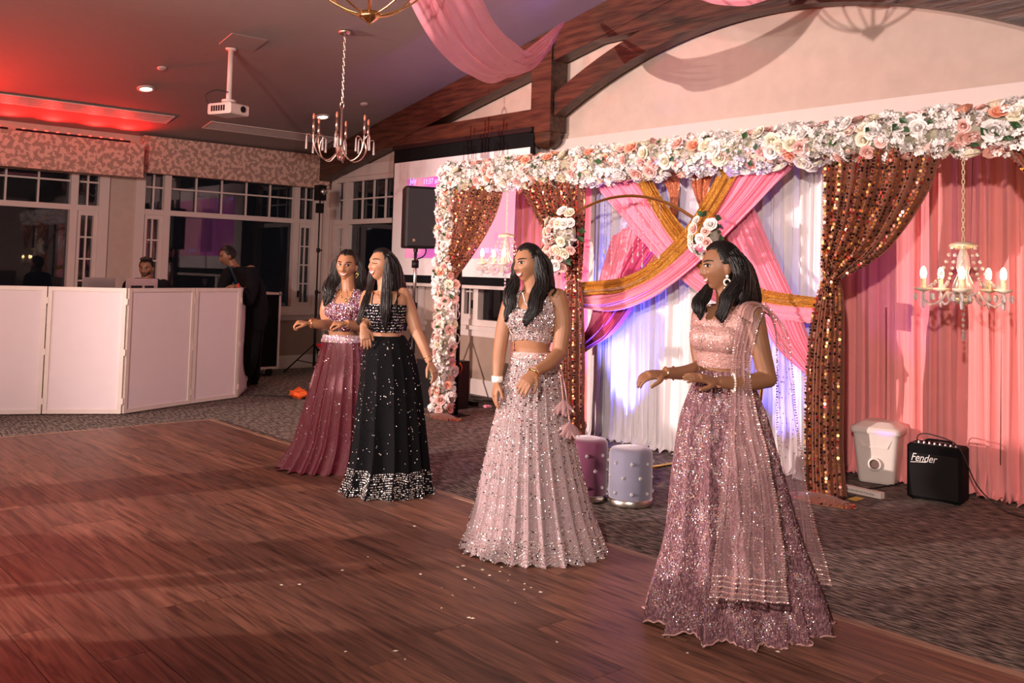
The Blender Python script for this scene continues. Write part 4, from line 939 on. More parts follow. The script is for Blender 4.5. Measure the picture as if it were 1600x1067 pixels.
crumple(762, 637, .06, .03, 'pink_swag', 'pink_petal', 'pink petal on the carpet by the hand of the girl in beads', 'petal', 2)
sx_, sy_ = onX(512, 545, -11.0)[:2] if False else (0, 0)
c = at(503, 545, depth([-11.2, 7.0, .5])); o = thing('red_tool', tuple(c), 'red handled clamp hanging behind the girl in maroon', 'clamp')
MB().box(c+[-.1, -.02, .02], c+[.09, .02, .07]).build('grip', 'red_plastic', o); MB().box(c+[-.09, -.01, -.45], c+[-.07, .01, .02]).box(c+[-.09, -.012, -.03], c+[.08, .012, -.01]).build('bar', 'chrome', o)
# confetti
rr = np.random.RandomState(4); spots = [(724, 884), (750, 866), (727, 905), (741, 918), (707, 930), (657, 897), (690, 918), (754, 890), (781, 893), (794, 907), (796, 898), (819, 921), (820, 912), (739, 966), (733, 965), (830, 918), (784, 886), (690, 950), (765, 899), (805, 942), (648, 822), (1098, 1008), (1215, 1018), (1074, 1020), (540, 1018), (468, 913), (633, 1030), (575, 870), (870, 1003), (845, 925), (715, 886), (618, 1017), (535, 891), (440, 914)]
for k, (x, y) in enumerate(spots):
    c = onZ(x, y, .0155); s_ = rr.uniform(.006, .014); t = rr.rand()*3; dx, dy = math.cos(t)*s_, math.sin(t)*s_; q = rr.uniform(.4, .9)
    MB().add([(c[0]+dx, c[1]+dy, .0155), (c[0]-dy*q, c[1]+dx*q, .018), (c[0]-dx, c[1]-dy, .0158), (c[0]+dy*q, c[1]-dx*q, .0156), (c[0], c[1], .0175)], [(0, 1, 4), (1, 2, 4), (2, 3, 4), (3, 0, 4)]).build(
        'petal', 'rose_cream', label='tiny pale petal fallen on the plank floor', cat='petal', group='petals scattered on the dance floor')
# ------------------------------------------------------------ people
def skinmat(name, c):
    m = mat(name, c, .5, var=.10, scale=14, bump=.05, bscale=300); nt, b = nodes(m)
    b.inputs['Subsurface Weight'].default_value = .12; b.inputs['Subsurface Radius'].default_value = (.02, .008, .004); b.inputs['Subsurface Scale'].default_value = .4
    return m
M['skin_a'] = skinmat('skin_deep', (.27, .125, .062)); M['skin_b'] = skinmat('skin_warm', (.35, .165, .085)); M['skin_c'] = skinmat('skin_light', (.42, .21, .12)); M['skin_m'] = skinmat('skin_man', (.27, .13, .07))
M['hair'] = mixmat('black_hair', (.0022, .0015, .0014), (.008, .005, .004), 'noise', scale=5, lo=.4, hi=.6, rough=.48, stretch=(20, 20, 1.5), bump=.1)
M['eye_white'] = mat('eye_white', (.80, .76, .72), .2); M['iris'] = mat('dark_iris', (.02, .01, .006), .1)
M['lip'] = mat('lip_rose', (.42, .09, .08), .35); M['lip_m'] = mat('lip_brown', (.28, .12, .09), .5); M['teeth'] = mat('teeth', (.88, .84, .78), .25); M['brow'] = mat('brow_hair', (.012, .008, .006), .8)
M['gold_jewel'] = mat('gold_jewellery', (.9, .62, .25), .2, 1); M['pearl'] = mat('pearl', (.92, .86, .78), .2, var=.03)
M['cl_beaded'] = mat('dusty_rose_net', (.35, .24, .25), .7, var=.15, sheen=.4, bump=.2, bscale=200)
M['cl_rose'] = mixmat('mauve_embroidered_cloth', (.12, .045, .058), (.30, .145, .165), scale=120, lo=.38, hi=.62, rough=.5, bump=.6, detail=4, stretch=(1, 1, .5))
M['cl_blush'] = mat('blush_satin', (.50, .28, .25), .4, .1, var=.1, bump=.4, bscale=90)
M['cl_black'] = mat('black_velvet', (.003, .003, .004), .9, var=.3, spec=.15)
M['cl_maroon'] = mat('maroon_crinkle', (.11, .008, .018), .45, .0, var=.35, scale=12, stretch=(9, 9, .6), bump=.5, bscale=30)
M['sheer_rose'] = mat('sheer_rose_net', (.55, .32, .32), .6, var=.08, alpha=.36, sheen=.3)
M['bead_silver'] = mat('bead_silver', (.92, .88, .84), .18, .7, var=.05); M['bead_pink'] = mat('bead_pink', (.85, .50, .45), .2, .6); M['bead_violet'] = mat('bead_violet', (.55, .35, .65), .2, .6)
M['bead_black'] = mat('bead_black', (.02, .02, .025), .15, .6)
M['suit'] = mat('black_suit', (.005, .005, .007), .85, var=.3, spec=.2); M['shirt'] = mat('teal_shirt', (.01, .05, .09), .7); M['shoe'] = mat('black_shoe', (.01, .01, .01), .3)

def frame(fwd):
    f = np.array(fwd, float); f /= np.linalg.norm(f); l = np.cross([0, 0, 1.], f); l /= np.linalg.norm(l); u = np.cross(f, l)
    return np.array([l, f, u]).T                 # columns: person's left, forward, up
def tilt(R_, roll): c_, s_ = math.cos(roll), math.sin(roll); return R_@np.array([[c_, 0, s_], [0, 1, 0], [-s_, 0, c_]])
def vdir(r, a, z=0): v = VR*r+VA*a+np.array([0, 0, z]); return v/np.linalg.norm(v)
G_ = lambda x, z, x0, z0, sx_, sz_: np.exp(-((x-x0)/sx_)**2-((z-z0)/sz_)**2)
def head_verts(sm=0.0, man=0, nth=84, nph=72):
    th = np.linspace(0, 2*pi, nth, endpoint=False)[None, :]; ph = np.linspace(.02, pi-.02, nph)[:, None]
    dx, dy, dz = np.sin(ph)*np.cos(th), np.sin(ph)*np.sin(th), np.cos(ph)*np.ones_like(th)
    x, y, z = .076*dx, .095*dy, .114*dz
    t = np.clip(-dz, 0, 1)
    x = x*(1-(.34-.08*man)*t**1.6); y = np.where(y > 0, y*(1-.06*t), y*(1-.50*t))
    fr = np.clip(dy*2.2, 0, 1); y0 = y.copy()
    y = np.where(y > 0, y*.97, y)
    d = 0
    d += .024*np.exp(-(x/.0115)**2)*np.where(z > -.034, np.exp(-((z+.034)/.036)**2), np.exp(-((z+.034)/.010)**2))      # nose
    d += .007*(G_(x, z, .013, -.036, .008, .009)+G_(x, z, -.013, -.036, .008, .009))
    d -= .011*(G_(x, z, .031, .004, .017, .012)+G_(x, z, -.031, .004, .017, .012))
    d += .005*(G_(x, z, .030, .027, .022, .009)+G_(x, z, -.030, .027, .022, .009))
    d += (.006+.004*sm)*(G_(x, z, .040, -.030, .017, .017)+G_(x, z, -.040, -.030, .017, .017))
    d += .007*G_(x, z, 0, -.064, .024, .013)
    d += .010*G_(x, z, 0, -.100, .022, .016)
    d -= .004*G_(x, z, 0, -.080, .018, .006)
    y = y+d*fr
    return np.stack([x, y, z], -1)
class Person:
    def __init__(s, name, base, label, cat='person'):
        s.o = thing(name, tuple(base), label, cat); s.B = MB(); s.arm_caps = []
    def head(s, C, R_, sc=1.0, sm=1.0, man=0):
        s.C, s.R, s.s = np.array(C), R_, sc; H = head_verts(sm, man); s.HV = H
        V = (H*sc)@R_.T+C
        F = MB(); F.grid(V, closed=True); n_ = V.shape[1]; k = V.shape[0]
        F.f += [tuple(range(n_))[::-1], tuple((k-1)*n_+j for j in range(n_))][::-1]; F.m += [0, 0]
        s.B.add(F.v[0], F.f)
        for e in (-1, 1):                                   # ears
            s.B.ball(C+R_@(np.array([e*.077, -.004, -.008])*sc), np.array([.011, .017, .030])*sc, 10, 8, R=R_)
    def hp(s, x, z, off=0.0):
        H = s.HV; m_ = H[..., 1] > 0; P_ = H[m_]; d = (P_[:, 0]-x)**2+(P_[:, 2]-z)**2; i = np.argsort(d)[:4]; w_ = 1/(d[i]+1e-7)
        y = (P_[i, 1]*w_).sum()/w_.sum(); return s.C+s.R@(np.array([x, y+off, z])*s.s)
    def patch(s, name, top, bot, m, off=.003, nv=3, puff=0):
        G = []
        for (x, zt), (_, zb) in zip(top, bot):
            G.append([s.hp(x, zt*(1-v)+zb*v, off+puff*math.sin(pi*v)) for v in np.linspace(0, 1, nv)])
        return MB().grid(G).build(name, m, s.o, smooth=True)
    def face(s, smile=1.0, lip='lip', gaze=0.0, closed=False, brow_w=.0065, ex=.031):
        for e in (-1, 1):
            xs = np.linspace(-1, 1, 9)
            if not closed:
                s.patch('eye', [(e*ex+.0145*u, .004+.0065*(1-u*u)) for u in xs], [(e*ex+.0145*u, .004-.0045*(1-u*u)) for u in xs], 'eye_white', .0035, 4, .002)
                c_ = e*ex+gaze; s.patch('iris', [(c_+.0080*u, .0045+.0068*math.sqrt(1-u*u*.98)) for u in xs], [(c_+.0080*u, .0045-.0060*math.sqrt(1-u*u*.98)) for u in xs], 'iris', .0058, 3, .002)
            z0 = .010 if not closed else .003
            s.patch('lash', [(e*ex+.0165*u, z0+.0055*(1-u*u)*(1 if not closed else -.6)) for u in xs], [(e*ex+.0165*u, z0-.0042+.0055*(1-u*u)*(1 if not closed else -.6)) for u in xs], 'brow', .0065)
            s.patch('eyebrow', [(e*(ex+.004)+e*.022*u, .027+.006*(1-(u-.2)**2)) for u in xs], [(e*(ex+.004)+e*.022*u, .027+.006*(1-(u-.2)**2)-brow_w*(1.3-.6*abs(u))) for u in xs], 'brow', .0035)
        xs = np.linspace(-1, 1, 13); w_ = .0225+.006*smile; up = lambda u: .007*smile*u*u
        gap = .0065*smile
        s.patch('upper_lip', [(w_*u, -.0575+up(u)+.0035*(1-u*u)) for u in xs], [(w_*u, -.0615+up(u)+.0005-0*(1-u*u)) for u in xs], lip, .0035, 4, .002)
        if smile > .3:
            s.patch('teeth', [(w_*.88*u, -.0612+up(u)) for u in xs], [(w_*.88*u, -.0612+up(u)-gap*1.25*(1-u*u)-.0008) for u in xs], 'teeth', .0040, 3, .001)
        s.patch('lower_lip', [(w_*.96*u, -.0618+up(u)-gap*1.2*(1-u*u)) for u in xs], [(w_*.96*u, -.0630+up(u)-gap*1.2*(1-u*u)-.0075*(1-u*u)) for u in xs], lip, .0040, 4, .0025)
    def torso(s, rings, R_):
        """rings: (centre, half width, half depth) from bottom to top"""
        s.TR = R_; G = []
        P_ = spline([r[0] for r in rings], 26); q = np.linspace(0, 1, 26); k = np.r_[0, np.cumsum([np.linalg.norm(np.array(rings[i+1][0])-rings[i][0]) for i in range(len(rings)-1)])]; k /= k[-1]
        W_ = np.interp(q, k, [r[1] for r in rings]); D_ = np.interp(q, k, [r[2] for r in rings])
        th = np.linspace(0, 2*pi, 40, endpoint=False)
        for p, a, b_ in zip(P_, W_, D_):
            G.append([p+R_[:, 0]*a*np.sign(math.cos(t))*abs(math.cos(t))**.85+R_[:, 1]*b_*np.sign(math.sin(t))*abs(math.sin(t))**.85 for t in th])
        G = np.array(G); n_ = 40; f = MB().grid(G, closed=True); f.f += [tuple(range(n_))[::-1], tuple(25*n_+j for j in range(n_))]; s.B.add(f.v[0], f.f)
        s.axis = P_
    def limb(s, pts, radii, n_=14, arm=True, flat=1.0):
        P_ = spline(pts, 22); k = np.r_[0, np.cumsum([np.linalg.norm(np.array(pts[i+1])-pts[i]) for i in range(len(pts)-1)])]; k /= k[-1]
        r = np.interp(np.linspace(0, 1, 22), k, radii); s.B.tube(P_, r, n_, flat=flat); s.B.ball(P_[0], r[0], 10, 8)
        if arm: s.arm_caps.append((P_, r))
    def hand(s, W_, D_, N_, curl=.35, thumb=1, sc=1.0, spread=.12, fist=False):
        D_ = np.array(D_, float); D_ /= np.linalg.norm(D_); N_ = np.array(N_, float); N_ -= D_*(N_@D_); N_ /= np.linalg.norm(N_); S_ = np.cross(D_, N_)*thumb   # S: thumb side
        W_ = np.array(W_)
        s.B.tube([W_-D_*.015, W_+D_*.02*sc, W_+D_*.05*sc, W_+D_*.082*sc], [.021*sc, .029*sc, .037*sc, .036*sc], 14, up=N_, flat=.42)
        for k, (o_, L) in enumerate([(.027, .066), (.009, .074), (-.009, .069), (-.026, .054)]):
            p = W_+D_*.078*sc+S_*o_*sc; d = D_+S_*spread*(1.5-k)*.5; d /= np.linalg.norm(d); P_ = [p-d*.02*sc, p]; a = 0
            cc = curl*(1+.12*k)*(2.4 if fist else 1)
            for q, fr_ in enumerate((.46, .30, .24)):
                a += cc*(.7 if q == 0 else 1); dd = d*math.cos(a)+N_*math.sin(a); P_.append(P_[-1]+dd*L*fr_*sc)
            P_ = np.array(P_); s.B.tube(spline(P_, 12), np.linspace(.0092, .0066, 12)*sc, 8); s.B.ball(P_[-1], .0064*sc, 8, 6)
        p = W_+D_*.022*sc+S_*.020*sc; d1 = D_*.62+S_*.72+N_*.25; d1 /= np.linalg.norm(d1); d2 = D_*.88+S_*.25+N_*.35; d2 /= np.linalg.norm(d2)
        P_ = [p, p+d1*.034*sc, p+d1*.034*sc+d2*.028*sc, p+d1*.034*sc+d2*.050*sc]; s.B.tube(spline(P_, 10), np.linspace(.013, .0078, 10)*sc, 8); s.B.ball(P_[-1], .0076*sc, 8, 6)
        s.arm_caps.append((W_+np.outer(np.linspace(0, .16, 6), D_), np.full(6, .055)))
    def finish(s, skin, voxel=.0042):
        tmp = bpy.data.objects.new('tmp', s.B.mesh('tmp', skin)); COL.objects.link(tmp)
        m_ = tmp.modifiers.new('r', 'REMESH'); m_.mode = 'VOXEL'; m_.voxel_size = voxel; m_.use_smooth_shade = True
        m2 = tmp.modifiers.new('s', 'SMOOTH'); m2.factor = .5; m2.iterations = 2
        dg = bpy.context.evaluated_depsgraph_get(); dg.update(); me = bpy.data.meshes.new_from_object(tmp.evaluated_get(dg)); bpy.data.objects.remove(tmp)
        me.name = 'body'; me.materials.clear(); me.materials.append(M[skin]); me.polygons.foreach_set('use_smooth', [True]*len(me.polygons))
        ob = bpy.data.objects.new('body', me); COL.objects.link(ob); attach(ob, s.o)
        n_ = len(me.vertices); v = np.zeros(n_*3); me.vertices.foreach_get('co', v); s.V = v.reshape(-1, 3); nn = np.zeros(n_*3); me.vertex_normals.foreach_get('vector', nn); s.N = nn.reshape(-1, 3)
        s.polys = [tuple(p.vertices) for p in me.polygons]; return ob
    def cloth(s, name, pred, m, off=.006, arms=False, thick=.002):
        """garment cut from the body surface where pred(local left, local front, z) holds"""
        C_ = s.V; nr = s.axis; i = np.argmin(abs(C_[:, 2][:, None]-nr[None, :, 2]), 1); loc = (C_-nr[i])@s.TR
        keep = pred(loc[:, 0], loc[:, 1], C_[:, 2])
        if not arms: keep &= (np.abs(loc[:, 0]) < .185) & (np.abs(loc[:, 1]) < .17)
        if arms is not True:
            for P_, r in s.arm_caps:
                d = np.linalg.norm(C_[:, None, :]-P_[None, :, :], axis=2); j = np.argmin(d, 1); near = d[np.arange(len(C_)), j] < r[j]*1.18+.004
                keep &= ~near
        idx = -np.ones(len(C_), int); F = [f for f in s.polys if all(keep[list(f)])]
        used = sorted(set(k for f in F for k in f)); idx[used] = np.arange(len(used)); V = C_[used]+s.N[used]*off
        mb = MB(); mb.add(V, [tuple(idx[list(f)]) for f in F]); ob = mb.build(name, m, s.o, smooth=True)
        s.cv, s.cn, s.cf = V, s.N[used], mb.f; return ob
def discs(name, P_, N_, r, mats, parent, seed=0, jit=.35, probs=None, n=5):
    R_ = np.random.RandomState(seed); k = len(P_); P_ = np.asarray(P_); N_ = np.asarray(N_)+R_.randn(k, 3)*jit; N_ /= np.linalg.norm(N_, axis=1)[:, None]
    a = np.cross(N_, [.31, .2, .93]); a /= np.linalg.norm(a, axis=1)[:, None]; b_ = np.cross(N_, a); r = np.broadcast_to(np.asarray(r, float), (k,))[:, None]
    ring = np.stack([P_+r*(math.cos(q)*a+math.sin(q)*b_) for q in np.linspace(0, 2*pi, n, endpoint=False)]+[P_+N_*r*.5], 1)
    mb = MB(); F = []
    for i in range(k):
        o_ = i*(n+1); F += [(o_+q, o_+(q+1) % n, o_+n) for q in range(n)]
    mb.v = [ring.reshape(-1, 3)]; mb.f = F; mb.n = len(ring)*(n+1); mi = R_.choice(len(mats), k, p=probs); mb.m = list(np.repeat(mi, n))
    return mb.build(name, list(mats), parent, kind='stuff')
class Skirt:
    def __init__(s, rows, D0, folds=16, amp=.055, dep=.8, seed=0, hem_wave=.03, foldf=None):
        """rows: (py, px left, px right) silhouettes at depth D0"""
        L = [at(xl, y, D0) for y, xl, xr in rows]; R_ = [at(xr, y, D0) for y, xl, xr in rows]
        s.A = spline(L, 60); s.Bq = spline(R_, 60); s.folds, s.amp, s.dep, s.seed, s.hw = folds, amp, dep, seed, hem_wave; s.zh = .012
    def P(s, t, v):
        """t angle, v 0 top .. 1 hem"""
        i = min(58.999, v*59); k = int(i); f = i-k; a = s.A[k]*(1-f)+s.A[k+1]*f; b_ = s.Bq[k]*(1-f)+s.Bq[k+1]*f
        c_ = (a+b_)/2; w_ = np.linalg.norm(b_-a)/2; e = (b_-a)/(2*w_); e[2] = 0; e /= np.linalg.norm(e); g_ = np.array([-e[1], e[0], 0])
        am = s.amp*v**.8; ph = s.folds*t+1.3*math.sin(t*2+s.seed)+.5*math.sin(5*t+s.seed*3)
        r = 1+am*(1-2*abs(math.sin(ph/2))**.8)*(1+.35*math.sin(3*t+s.seed))
        z = max(.008+.02*(1+math.sin(ph))*v*.5, c_[2]+s.hw*v**6*math.sin(ph*.5+1))
        return np.array([c_[0], c_[1], z])+e*w_*r*math.cos(t)+g_*w_*s.dep*r*math.sin(t)
    def build(s, name, m, parent, nt=240, nv=46):
        G = [[s.P(t, v) for t in np.linspace(0, 2*pi, nt, endpoint=False)] for v in np.linspace(0, 1, nv)]
        return MB().grid(G, closed=True).build(name, m, parent, smooth=True)
    def N(s, t, v):
        p = s.P(t, v); a = s.P(t+.004, v)-p; b_ = s.P(t, min(1, v+.004))-p if v < .99 else p-s.P(t, v-.004); n_ = np.cross(b_, a); n_ /= np.linalg.norm(n_)+1e-9
        c_ = s.P(t+pi, v); return p, (n_ if n_@(p-c_) > 0 else -n_)
FRONT = (pi, 2*pi)                 # the half of a skirt that faces the camera

def strands(name, locks, parent, m='hair', seed=0, r=.0042, per=16, core=True, bundle='hair'):
    R_ = np.random.RandomState(seed); mb = MB()
    for pts, rad, *wv in locks:
        P_ = spline([at(*p) for p in pts], 26); wav = wv[0] if wv else 0; k = len(P_); rd = np.interp(np.linspace(0, 1, k), np.linspace(0, 1, len(rad)), rad)
        if wav: P_ = P_+np.outer(wav*np.sin(np.linspace(0, 1, k)*pi*5+R_.rand()*3)*np.linspace(.2, 1, k), VR)
        if core: mb.tube(P_, rd*.86, 12)
        T = np.gradient(P_, axis=0); T /= np.linalg.norm(T, axis=1)[:, None]
        a = np.cross(T, VA); a /= np.linalg.norm(a, axis=1)[:, None]; b_ = np.cross(T, a)
        for q in range(per):
            th = 2*pi*q/per+R_.rand()*.3; ph = R_.rand()*6; rr = rd*(.93+.12*R_.rand())
            drift = .5*np.sin(np.linspace(0, 3, k)+ph)
            Q = P_+a*(rr*np.cos(th+drift))[:, None]+b_*(rr*np.sin(th+drift))[:, None]+R_.randn(k, 3)*.0008
            e = R_.randint(0, 3); Q = Q[:k-e]; mb.tube(Q, np.linspace(r*1.35, r*.45, len(Q))*(.8+.4*R_.rand()), 5)
    return mb.build(name, m, parent, smooth=True)
def hair_cap(pr, line, parent, grow=1.10, back=1.16, part=0.0, seed=0, m='hair', name='hair_cap', top_add=.006):
    """scalp hair: head form enlarged, cut along the hairline; line(x, y) gives lowest height kept"""
    H = pr.HV; nph, nth = H.shape[:2]; S_ = H.copy(); 
    S_[..., 0] *= grow; S_[..., 1] = np.where(S_[..., 1] > 0, np.minimum(S_[..., 1]*1.045, .104), S_[..., 1]*back); S_[..., 2] = S_[..., 2]*1.06+top_add
    R_ = np.random.RandomState(seed); th = np.linspace(0, 2*pi, nth, endpoint=False)
    S_ = S_+(.0012*np.sin(th*38)[None, :]*np.ones((nph, 1)))[..., None]*S_/np.linalg.norm(S_, axis=2)[..., None]
    S_[..., 2] -= .010*np.exp(-((S_[..., 0]-part)/.006)**2)*(S_[..., 2] > .05)*(S_[..., 1] > -.03)
    keep = H[..., 2] > line(H[..., 0], H[..., 1]); V = (S_*pr.s)@pr.R.T+pr.C; F = []; n_ = nth
    for i in range(nph-1):
        for j in range(n_):
            if keep[i, j] and keep[i, (j+1) % n_] and keep[i+1, j] and keep[i+1, (j+1) % n_]: F.append((i*n_+j, i*n_+(j+1) % n_, (i+1)*n_+(j+1) % n_, (i+1)*n_+j))
    F.append(tuple(range(n_))); mb = MB().add(V.reshape(-1, 3), F); ob = mb.build(name, m, parent, smooth=True)
    sm = ob.modifiers.new('thick', 'SOLIDIFY'); sm.thickness = .006; sm.offset = -1; return ob
def smoothstep(x, a, b_): t = np.clip((x-a)/(b_-a), 0, 1); return t*t*(3-2*t)
def line_f(x, y, h=.070, side=-.01):
    """hairline: high over the forehead, dropping at the temples to the ears and nape"""
    f = np.clip(y/.095, -1, 1)
    lo = np.where(f > .05, side+(h-side)*smoothstep(f+.25*(1-np.abs(x)/.07), .20, .62), -.085-.0*x)
    return lo
def bangle(pr, c_, d, r, m, name='bangle', th=.004, beads=False):
    d = np.array(d, float); d /= np.linalg.norm(d); a = np.cross(d, [0, 0, 1.]) if abs(d[2]) < .9 else np.cross(d, [1., 0, 0]); a /= np.linalg.norm(a); b_ = np.cross(d, a); mb = MB()
    if beads:
        for q in range(20): t = 2*pi*q/20; mb.ball(c_+r*(math.cos(t)*a+math.sin(t)*b_), th, 6, 5)
    else: mb.tube([c_+r*(math.cos(t)*a+math.sin(t)*b_) for t in np.linspace(0, 2*pi, 25)], th, 6, caps=False)
    return mb.build(name, m, pr.o, smooth=True)
def hexp(pr, x, z, drop=0): return pr.C+pr.R@(np.array([x, -.004, z])*pr.s)
def earring(pr, e, big=1.0, m='gold_jewel'):
    c_ = pr.C+pr.R@(np.array([e*.084, .004, -.044])*pr.s); mb = MB(); mb.ball(c_, .006*big, 7, 5)
    mb.tube([c_+[0, 0, -.020*big]+(.011*big)*(math.cos(t)*_r+np.array([0, 0, math.sin(t)])) for t in np.linspace(0, 2*pi, 13)], .0032*big, 5, caps=False)
    for q in (-1, 0, 1): mb.ball(c_+_r*q*.007*big+np.array([0, 0, -.040*big-.006*(q == 0)]), .0042*big, 6, 5)
    mb.build('earring', m, pr.o, smooth=True)
def necklace(pr, pts, m, r=.003, pend=True):
    P_ = spline([at(*p) for p in pts], 30); mb = MB()
    for p in P_: mb.ball(p, r, 6, 5)
    if pend: mb.ball(P_[15]+[0, 0, -.012]-_f*.004, (r*2.2, r*1.5, r*3), 7, 6)
    mb.build('necklace', m, pr.o, smooth=True)
def row_fn(R_, D0): return lambda px, py, off=0: at(px, py, D0+off)

# ---------- girl with the sheer shawl, nearest the camera
def girl_shawl():
    D0 = 4.11; J = lambda x, y, o_=0: at(x, y, D0+o_)
    p = Person('person', onZ(1150, 975), 'girl in mauve embroidered skirt and sheer shawl seen in profile, nearest the camera'); 
    RH = frame(vdir(-1, -.16, -.02)); RT_ = frame(vdir(-.65, -.76))
    p.head(J(1127, 417), RH, .92, sm=1)
    p.torso([(J(1131, 640), .135, .10), (J(1131, 605), .110, .085), (J(1128, 580), .094, .074), (J(1130, 545), .115, .092), (J(1133, 522), .142, .112), (J(1135, 500), .150, .098), (J(1137, 485), .135, .072), (J(1137, 478), .07, .05)], RT_)
    p.B.ball(J(1131, 527)+RT_[:, 1]*.062, (.115, .062, .062), 20, 14, R=RT_)
    for c_ in (.058, -.058): p.B.ball(J(1131, 527)+RT_[:, 0]*c_+RT_[:, 1]*.066, (.058, .062, .058), 16, 12, R=RT_)
    p.limb([J(1133, 438), J(1135, 462), J(1138, 486)], [.047, .044, .055], arm=False)
    # left arm (near), right arm (far)
    p.limb([J(1177, 492, -.10), J(1187, 540, -.13), J(1200, 592, -.15)], [.048, .043, .037]); p.limb([J(1200, 592, -.15), J(1165, 598, -.20), J(1122, 597, -.24)], [.038, .035, .024])
    p.hand(J(1122, 596, -.24), J(1062, 585, -.27)-J(1122, 597, -.24), vdir(-.1, .35, -1), curl=.13, thumb=1, sc=1.0, spread=.22)
    p.limb([J(1096, 492, .10), J(1091, 535, .12), J(1096, 574, .10)], [.044, .038, .034]); p.limb([J(1096, 574, .10), J(1070, 582, -.02), J(1040, 583, -.10)], [.034, .031, .023])
    p.hand(J(1040, 583, -.10), vdir(-1, -.25, -.12), vdir(-.2, .3, -1), curl=.42, thumb=1, sc=.98)
    for dx in (-.07, .07):
        q = J(1145, 700)+VR*dx; p.limb([J(1131, 655)+VR*dx*.8, np.array([q[0], q[1], .5]), np.array([q[0], q[1], .10])], [.085, .058, .038], arm=False)
    p.finish('skin_a'); p.face(1.0, gaze=.002)
    zt, zb = J(1130, 493)[2], J(1130, 573)[2]
    p.cloth('blouse', lambda x, y, z: (z > zb) & (z < zt+.012-.03*(np.abs(x) < .045)*(y > 0)+.05*(np.abs(x) > .06)), 'cl_blush', .007)
    R_ = np.random.RandomState(2); i = R_.choice(len(p.cv), 1500); discs('blouse_beads', p.cv[i]+p.cn[i]*.002, p.cn[i], .0026, [M['bead_silver'], M['bead_pink']], p.o, 3, probs=[.5, .5])
    s = Skirt([(578, 1089, 1166), (600, 1082, 1178), (650, 1064, 1196), (700, 1056, 1208), (760, 1049, 1222), (840, 1042, 1242), (900, 1028, 1262), (945, 1016, 1276), (978, 1012, 1282)], D0, folds=15, amp=.13, dep=.85, seed=2, hem_wave=.03)
    s.build('skirt', 'cl_rose', p.o, 300, 50)
    # embroidery: leafy sprays of sequins, thicker at the hem
    P_, N_ = [], []; R_ = np.random.RandomState(7)
    for k in range(800):
        t0 = R_.uniform(*FRONT); v0 = R_.rand()**.8*.93; a = R_.choice([-1, 1])*R_.uniform(.3, 1.1); L = R_.uniform(.02, .05)
        for q in range(9):
            u = q/8.; tt = t0+(.10*math.sin(a*u*2))*(.5+.0); vv = v0+L*u
            for sgn in (-1, 1) if q % 2 else (0,):
                if vv < .99: a1, b1 = s.N(tt+sgn*.035, vv-.006*abs(sgn)); P_.append(a1+b1*.003); N_.append(b1)
    discs('skirt_embroidery', P_, N_, .0036, [M['bead_silver'], M['bead_pink'], M['bead_violet']], p.o, 5, jit=.5, probs=[.35, .5, .15])
    mb = MB()                                                  # scalloped pale hem cord
    Q = [s.P(t, 1.0)+np.array([0, 0, .004+.005*math.sin(70*t)]) for t in np.linspace(0, 2*pi, 500)]; mb.tube(Q, .0042, 5, caps=False).build('hem_cord', 'cl_blush', p.o, smooth=True)
    # shawl: front fall, back fall, shoulder folds
    A = [(1160, 478, -.10), (1150, 520, -.17), (1143, 575, -.22), (1140, 640, -.26), (1130, 740, -.42), (1118, 850, -.50), (1108, 932, -.54)]
    B_ = [(1196, 480, -.12), (1182, 520, -.21), (1172, 575, -.22), (1180, 640, -.30), (1205, 740, -.42), (1222, 850, -.47), (1232, 942, -.48)]
    o3 = lambda L: [(x, y, D0+z) for x, y, z in L]
    G1 = sheet(o3(A), o3(B_), 60, 70, 5, .028, seed=4); sh = MB().grid(G1).build('shawl', 'sheer_rose', p.o, smooth=True)
    A2 = [(1172, 478, -.05), (1206, 500, .04), (1212, 560, .08), (1214, 640, .10), (1216, 720, .16), (1228, 820, .20), (1240, 905, .22)]
    B2 = [(1196, 474, -.02), (1228, 520, .10), (1238, 590, .16), (1248, 670, .22), (1262, 760, .28), (1280, 850, .32), (1299, 914, .34)]
    G2 = sheet(o3(A2), o3(B2), 60, 60, 4, .03, seed=6); sh2 = MB().grid(G2).build('shawl', 'sheer_rose', p.o, smooth=True)
    A3 = [(1152, 492, -.13), (1158, 476, -.10), (1172, 470, -.05), (1190, 474, .0), (1206, 492, .05), (1214, 530, .08)]
    B3 = [(1176, 505, -.18), (1178, 488, -.165), (1186, 480, -.14), (1198, 486, -.10), (1208, 505, -.04), (1216, 540, .0)]
    MB().grid(sheet(o3(A3), o3(B3), 40, 40, 4, .012, seed=9)).build('shawl_fold', 'cl_blush', p.o, smooth=True)
    P_, N_ = [], []                                            # beaded borders and scattered sparkle on the net
    for G in (G1, G2):
        n_, k_ = len(G), len(G[0])
        for j in range(0, k_):
            for i in range(n_-5, n_): P_.append(G[i][j]); N_.append(-_f)
            for i in range(n_-5, n_): P_.append((G[i][j]+G[i][min(j+1, k_-1)])/2); N_.append(-_f)
        for i in range(n_):
            for j in (k_-1, k_-2, k_-3, 0, 1): P_.append(G[i][j]); N_.append(-_f)
            for j in (k_-1, k_-2, 0): P_.append((G[i][j]+G[min(i+1, n_-1)][j])/2); N_.append(-_f)
    for q in range(260): G = (G1, G2)[q % 2]; P_.append(G[R_.randint(len(G))][R_.randint(len(G[0]))]); N_.append(-_f)
    discs('shawl_border', np.array(P_)-_f*.004, N_, .0038, [M['bead_silver'], M['bead_pink']], p.o, 8, probs=[.35, .65])
    # hair
    hair_cap(p, lambda x, y: line_f(x, y, .072, .006), p.o, 1.10, 1.15, part=.0)
    L = []
